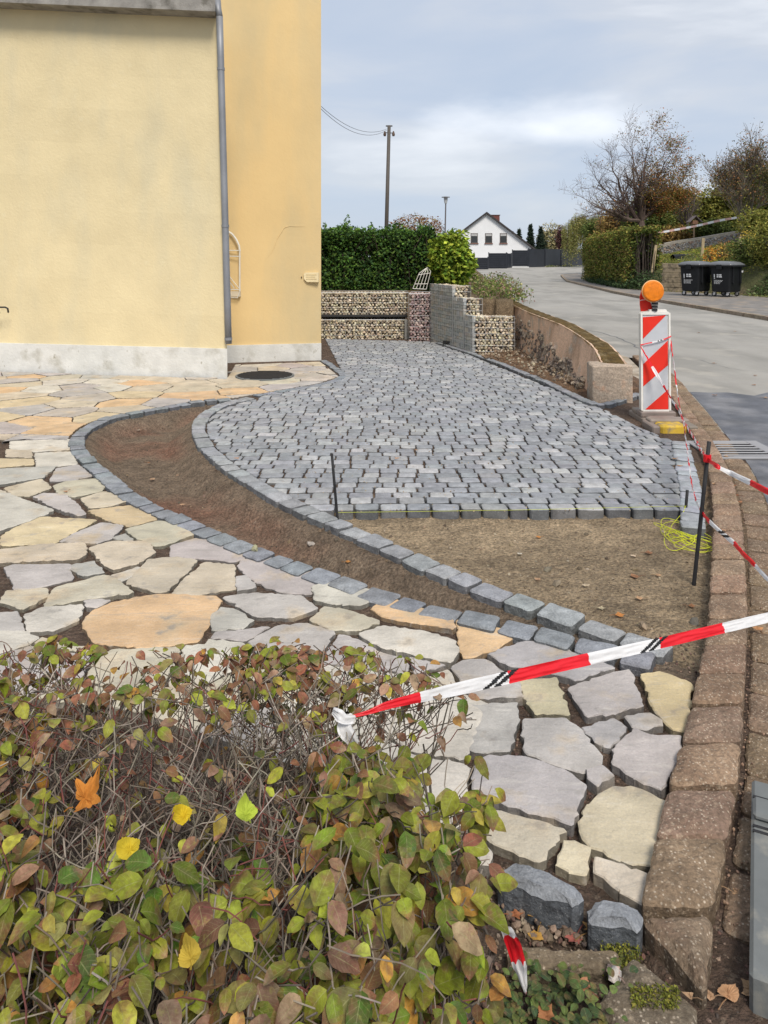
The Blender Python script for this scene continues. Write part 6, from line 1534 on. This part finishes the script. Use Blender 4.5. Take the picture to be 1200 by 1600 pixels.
# dark ivy beneath
lb = MB()
for i in range(1500):
    x = rnd(-1.3, .2); y = rnd(.8, 1.55)
    if y > bedfar(x): continue
    z = -.02 + rnd(0, .22) * (1 if y < 1.3 else .3); a = rnd(0, 6.28)
    leafblade(lb, Vector((x, y, z)), Vector((math.cos(a), math.sin(a) - .3, rnd(-.3, .2))), Vector((rnd(-.3, .3), rnd(-.5, .1), 1)), rnd(.035, .06), vary(random.choice([(.025, .05, .03), (.04, .07, .04), (.02, .04, .02)]), .2), .9, .2, .1)
tag(lb.build('ivy', M_leaf, None, True), 'dark ivy leaves growing on the ground under the hedge', 'ivy', kind='stuff')
# small weeds at the corner
lb = MB()
for i in range(420):
    px, py = rnd(790, 985), rnd(1500, 1640)
    if px > 900 + (py - 1500) * .5 and random.random() < .8: continue
    c = W(px, py, rnd(-.03, .05)); a = rnd(0, 6.28); leafblade(lb, c, Vector((math.cos(a), math.sin(a), rnd(.0, .5))), Vector((0, -.2, 1)), rnd(.012, .03), vary(random.choice([(.05, .10, .03), (.08, .14, .04), (.13, .19, .05), (.04, .08, .035)]), .2), rnd(.5, .8), .3, .2)
tag(lb.build('ground_weeds', M_leaf, None, True), 'low green weeds at the foot of the narrow concrete edging', 'weeds', kind='stuff')
mb = MB()
for i in range(1500):
    px, py = rnd(760, 1100), rnd(1395, 1640); c = W(px, py, -.045)
    if px > 1100 - (1640 - py) * .1: continue
    rock(mb, c, rnd(.002, .007), vary(random.choice([(.20, .14, .10), (.30, .24, .18), (.12, .085, .06), (.16, .09, .07)]), .25))
for i in range(26): c = W(rnd(790, 900), rnd(1420, 1475), -.04); rock(mb, c, rnd(.008, .016), vary((.26, .19, .14), .25))
tag(mb.build('gravel', M_rock), 'gravel and crumbs of earth around the two big basalt blocks', 'gravel', kind='stuff')
mb = MB()
for i in range(1300):
    k = random.randint(0, len(KM) - 2); t = rnd(0, 1); p = KM[k]; q = KM[k + 1]
    if p[1] > 5.5: continue
    c = (p[0] + (q[0] - p[0]) * t + rnd(.0, .35) ** 1.2, p[1] + (q[1] - p[1]) * t, -.012); rock(mb, c, rnd(.0015, .005), vary((.3, .2, .14), .3))
tag(mb.build('grit', M_rock), 'brown grit lying in the gutter beside the kerb', 'grit', kind='stuff')
# moss between the slabs
pts = []
for _ in range(1600):
    c = random.choice((W(rnd(940, 1000), rnd(1478, 1530), -.02), W(rnd(985, 1060), rnd(1545, 1580), -.0))); pts.append((c.x, c.y, c.z + rnd(0, .012)))
tag(leafcloud('moss', np.array(pts), .008, [(.12, .13, .02), (.18, .17, .03), (.08, .09, .02)], None, up=.1), 'green moss in the gap between the edging slab and the kerb end', 'moss', kind='stuff')

# ------------------------------------------------------------------ fallen leaves
def fallen(px, py, z, size, col, lab, cat='leaf', rot=None, lobes=5, grp='fallen leaves', name='fallen_leaf', d=None, curl=.3, up=Vector((0, 0, 1)), depth=.35):
    c = D(px, py, d) if d else W(px, py, z)
    if not d and z < -.01: c.z = max(c.z, float(height(np.array([[c.x]]), np.array([[c.y]]))[0][0, 0]) + .004)
    mb = MB(); rot = rnd(0, 6.28) if rot is None else rot; n = 60; vs = []; M = up.to_track_quat('Z', 'Y').to_matrix()
    MO = [(0, 1), (14, .60), (22, .68), (30, .48), (42, .80), (49, .92), (58, .58), (70, .62), (82, .42), (98, .60), (106, .66), (120, .40), (150, .30), (180, .10)] if name == 'maple_leaf' else None
    for ring in (1, .6, .3):
        for k in range(n):
            th = 2 * math.pi * k / n; a = (th - math.pi)
            lob = 1 - depth * abs(math.sin(lobes * th / 2)) ** .7 if lobes > 1 else .75 + .25 * abs(math.cos(th))
            if MO: ad_ = abs(math.degrees(th)) if th <= math.pi else 360 - math.degrees(th); lob = float(np.interp(ad_, [m_[0] for m_ in MO], [m_[1] for m_ in MO])) / (.78 + .22 * math.cos(th))
            r = size * .5 * lob * (.78 + .22 * math.cos(th)) * ring * (1 + (rnd(-.06, .06) if ring == 1 else 0)); x, y = r * math.cos(th + rot), r * math.sin(th + rot) * .9
            zz = curl * (r * r / size) * (1 + .8 * math.sin(3 * th + rot)) + (rnd(-.02, .02) * size if ring < 1 else 0)
            vs.append(c + M @ Vector((x, y, .006 + zz)))
    vs.append(c + M @ Vector((0, 0, .004)))
    fs = [(i * n + k, i * n + (k + 1) % n, (i + 1) * n + (k + 1) % n, (i + 1) * n + k) for i in range(2) for k in range(n)] + [(2 * n + k, 2 * n + (k + 1) % n, 3 * n) for k in range(n)]
    mb.add(vs, fs, col); b = c + M @ Vector((size * .45 * math.cos(rot + math.pi) * .4, size * .45 * math.sin(rot + math.pi) * .4, .004)); st_l = .3 if d else .75
    e = c + M @ Vector((size * st_l * math.cos(rot + math.pi), size * st_l * math.sin(rot + math.pi), .008))
    mb.tube([b, (b + e) / 2 + Vector((0, 0, .003)), e], .0014, 4, tuple(v * .6 for v in col))
    o = mb.build(name, M_dry, None, False); tag(o, lab, cat, grp); return o
br1, br2, tan, ora = (.24, .12, .06), (.33, .17, .09), (.44, .28, .17), (.45, .20, .06)
FLV = [(135, 1250, 0, .135, (.50, .19, .03), 'large orange maple leaf caught on top of the hedge', 1.44), (287, 1276, 0, .05, (.58, .42, .02), 'bright yellow leaf on the hedge right of the orange maple leaf', 1.42), (203, 1330, 0, .056, (.55, .42, .03), 'bright yellow leaf below the orange maple leaf', 1.33),
       (383, 1275, 0, .058, (.36, .44, .05), 'lime green leaf lying on the middle of the hedge', 1.38), (300, 1500, 0, .05, (.42, .30, .04), 'mustard yellow leaf low in the hedge', 1.08)]
for px, py, z, s, col, lab, d in FLV: fallen(px, py, z, s, col, lab, lobes=5 if s > .06 else 3, grp='bright leaves caught in the hedge', name='maple_leaf' if s > .06 else 'yellow_leaf', d=d, up=Vector((rnd(-.6, .6), -.5 + rnd(-.3, .3), .8)), curl=.8, depth=.36 if s > .06 else .2, rot=rnd(1.2, 2.6))
SL = [(993, 905, -.06, .07, br2, 'red brown leaf in the middle right of the sand bed'), (990, 872, -.06, .045, (.55, .45, .33), 'small pale leaf in the upper middle of the sand bed'), (1013, 868, -.06, .06, br2, 'flat brown leaf in the upper right part of the sand bed'), (967, 968, -.06, .06, ora, 'orange brown leaf close to the lone edging row'),
      (916, 921, -.06, .055, (.50, .42, .30), 'pale curled leaf left of the middle of the sand bed'), (1000, 940, -.06, .055, tan, 'tan leaf near the lower middle of the sand bed'), (1028, 903, -.06, .045, tan, 'tan leaf right of the red brown leaf on the sand'), (812, 868, -.06, .05, (.55, .50, .42), 'whitish leaf at the upper left of the sand bed'),
      (842, 843, -.06, .045, ora, 'little orange leaf just below the cobble edge'), (1046, 830, -.06, .06, tan, 'tan leaf beside the short iron stake'), (840, 909, -.06, .045, tan, 'thin tan leaf in the left part of the sand bed'), (1080, 950, -.06, .05, br1, 'dark leaf close to the kerb on the sand'),
      (939, 957, -.06, .05, (.55, .48, .32), 'pale yellow sliver of leaf low on the sand bed'),
      (238, 750, -.14, .06, tan, 'tan leaf in the trench, upper one of two'), (285, 790, -.14, .06, tan, 'tan leaf in the trench, lower one of two'), (216, 673, -.12, .06, (.5, .42, .33), 'pale leaf at the top of the trench'), (232, 724, -.14, .055, br1, 'brown leaf in the upper middle of the trench'),
      (370, 717, .012, .055, ora, 'orange leaf on the curved cobble edge'), (620, 717, .012, .05, ora, 'orange leaf on the cobbles, middle of the field'), (650, 704, .012, .05, br2, 'brown leaf on the cobbles right of the stake'), (1055, 718, .012, .07, tan, 'tan leaf at the right edge of the cobbles, upper one'), (1062, 729, .012, .07, tan, 'tan leaf at the right edge of the cobbles, lower one'),
      (543, 900, -.15, .045, ora, 'small orange leaf in the narrow end of the trench'), (103, 769, .0, .05, (.35, .13, .05), 'brown leaf between flagstones at the left'),
      (1155, 1400, -.02, .07, tan, 'tan oak leaf in the gutter beside the grey plastic block'), (1138, 1570, -.04, .07, (.42, .24, .13), 'curled tan leaf at the bottom of the gutter'), (1185, 1562, -.04, .10, (.40, .26, .15), 'large lobed oak leaf below the grey plastic block'), (1110, 1572, -.04, .035, tan, 'small tan leaf at the tapered kerb tip'),
      (1078, 1560, .0, .035, tan, 'small tan leaf on the broken slab'), (840, 1428, -.04, .075, (.45, .24, .06), 'large orange brown leaf below the long basalt block'), (805, 1432, -.04, .05, (.36, .15, .07), 'russet leaf beside the hanging tape end'), (838, 1465, -.04, .05, (.52, .30, .07), 'yellow orange leaf above the narrow edging slab'),
      (898, 1468, -.04, .06, (.34, .11, .09), 'red leaf in front of the short basalt block'), (925, 1455, -.03, .08, (.36, .20, .07), 'brown leaf wedged under the short basalt block'), (855, 1590, .02, .055, (.36, .16, .07), 'brown leaf on the weeds at the bottom border'), (912, 1545, .01, .05, (.42, .20, .11), 'russet leaf on the weeds by the broken slab'),
      (960, 1522, .0, .045, (.55, .38, .32), 'pinkish leaf on the moss beside the broken slab'), (1145, 760, .0, .06, (.30, .13, .06), 'brown leaf in the gutter, first below the drain grate'), (1150, 775, .0, .07, (.26, .11, .06), 'brown leaf in the gutter, second below the drain grate'), (1135, 714, .0, .07, tan, 'tan leaf lying beside the drain grate'),
      (1155, 786, .0, .06, br2, 'brown leaf in the gutter, third below the drain grate'), (1185, 985, .0, .06, (.42, .22, .1), 'orange brown leaf in the gutter below the front tape'), (1118, 757, .03, .06, tan, 'tan leaf on top of the kerb blocks'), (1132, 830, .04, .045, tan, 'small tan leaf on the kerb beside the string tangle')]
for px, py, z, s, col, lab in SL: fallen(px, py, z, s, vary(col, .08), lab, lobes=random.choice((3, 5, 5, 7)), depth=rnd(.2, .5))
for i, (px, py, s, z, lab) in enumerate(((1148, 518, .09, -.015, 'leaf on the light asphalt, first of the pair beside the lamp'), (1092, 520, .10, -.015, 'brown leaf on the light asphalt right of the warning board top'), (1115, 568, .08, -.015, 'brown leaf on the road halfway down the warning board'), (1180, 587, .07, -.015, 'pale leaf on the road near the dark patch'), (1178, 602, .07, -.015, 'pale leaf at the border of the dark asphalt'), (1117, 618, .08, -.01, 'pale leaf on the dark asphalt beside the kerb'), (1196, 622, .08, -.01, 'brown leaf on the dark asphalt at the right border'))):
    fallen(px, py, z, s, random.choice((tan, br2)), lab)
for (px, py, z, r, col, lab) in ((855, 890, -.05, .022, (.17, .15, .11), 'dark pebble at the left of the sand bed'), (1005, 982, -.05, .028, (.36, .28, .2), 'tan pebble next to the lone edging row'), (486, 864, -.13, .022, (.38, .34, .30), 'pale pebble in the narrow trench'), (960, 1490 + 35, .0, .018, (.55, .5, .46), 'white pebble on the weeds by the edging'), (870, 912, -.05, .02, (.22, .18, .13), 'round brown pebble on the sand'), (1085, 972, -.05, .022, (.15, .14, .12), 'dark pebble by the kerb at the end of the sand bed'), (398, 858, .02, .03, (.33, .32, .2), 'olive stone chip lying on the dark edging row')):
    mb = MB(); c = W(px, py, z); c.z = max(c.z, float(height(np.array([[c.x]]), np.array([[c.y]]))[0][0, 0]) + .3 * r); rock(mb, c, r, col, (1.3, 1, .6)); tag(mb.build('pebble', M_rock), lab, 'pebble', 'pebbles')

# ------------------------------------------------------------------ grey recycled plastic foot at the right border
gf = thing('plastic_block', (1.05, 1.95, 0), 'grey recycled plastic fence block lying at the right border', 'fence block')
Mf = Matrix.Translation((.787, 1.655, -.045)) @ Matrix.Rotation(R(-26), 4, 'Z')
mb = MB()
for (x0, x1, y0, y1, z0, z1) in ((0, .055, 0, .69, 0, .10), (.33, .385, 0, .69, 0, .10), (.055, .33, 0, .05, 0, .10), (.055, .33, .24, .30, 0, .10), (.055, .33, .63, .69, 0, .10), (.055, .33, .05, .24, 0, .075)):
    mb.bbox(x0, x1 - .002, y0, y1 - .002, z0, z1, .008, M=Mf)
mb.build('frame', M_drain, gf)
mb = MB(); mb.bbox(.004, .36, .50, .58, .1, .122, .008, M=Mf); mb.build('grip', M_drain, gf)
for yy_ in (.455, .475, .60):
    mb = MB(); mb.bbox(.004, .15, yy_, yy_ + .009, .096, .1025, .001, M=Mf); mb.build('slot_shade', M_iron, gf)  # raised dark strips paint the shade inside slots, nothing is cut out
mb = MB(); mb.bbox(.058, .328, .305, .625, .0, .02, .004, M=Mf); mb.build('recess_shade', M_iron, gf)  # near-black floor plate, shade of the hollow put into its colour
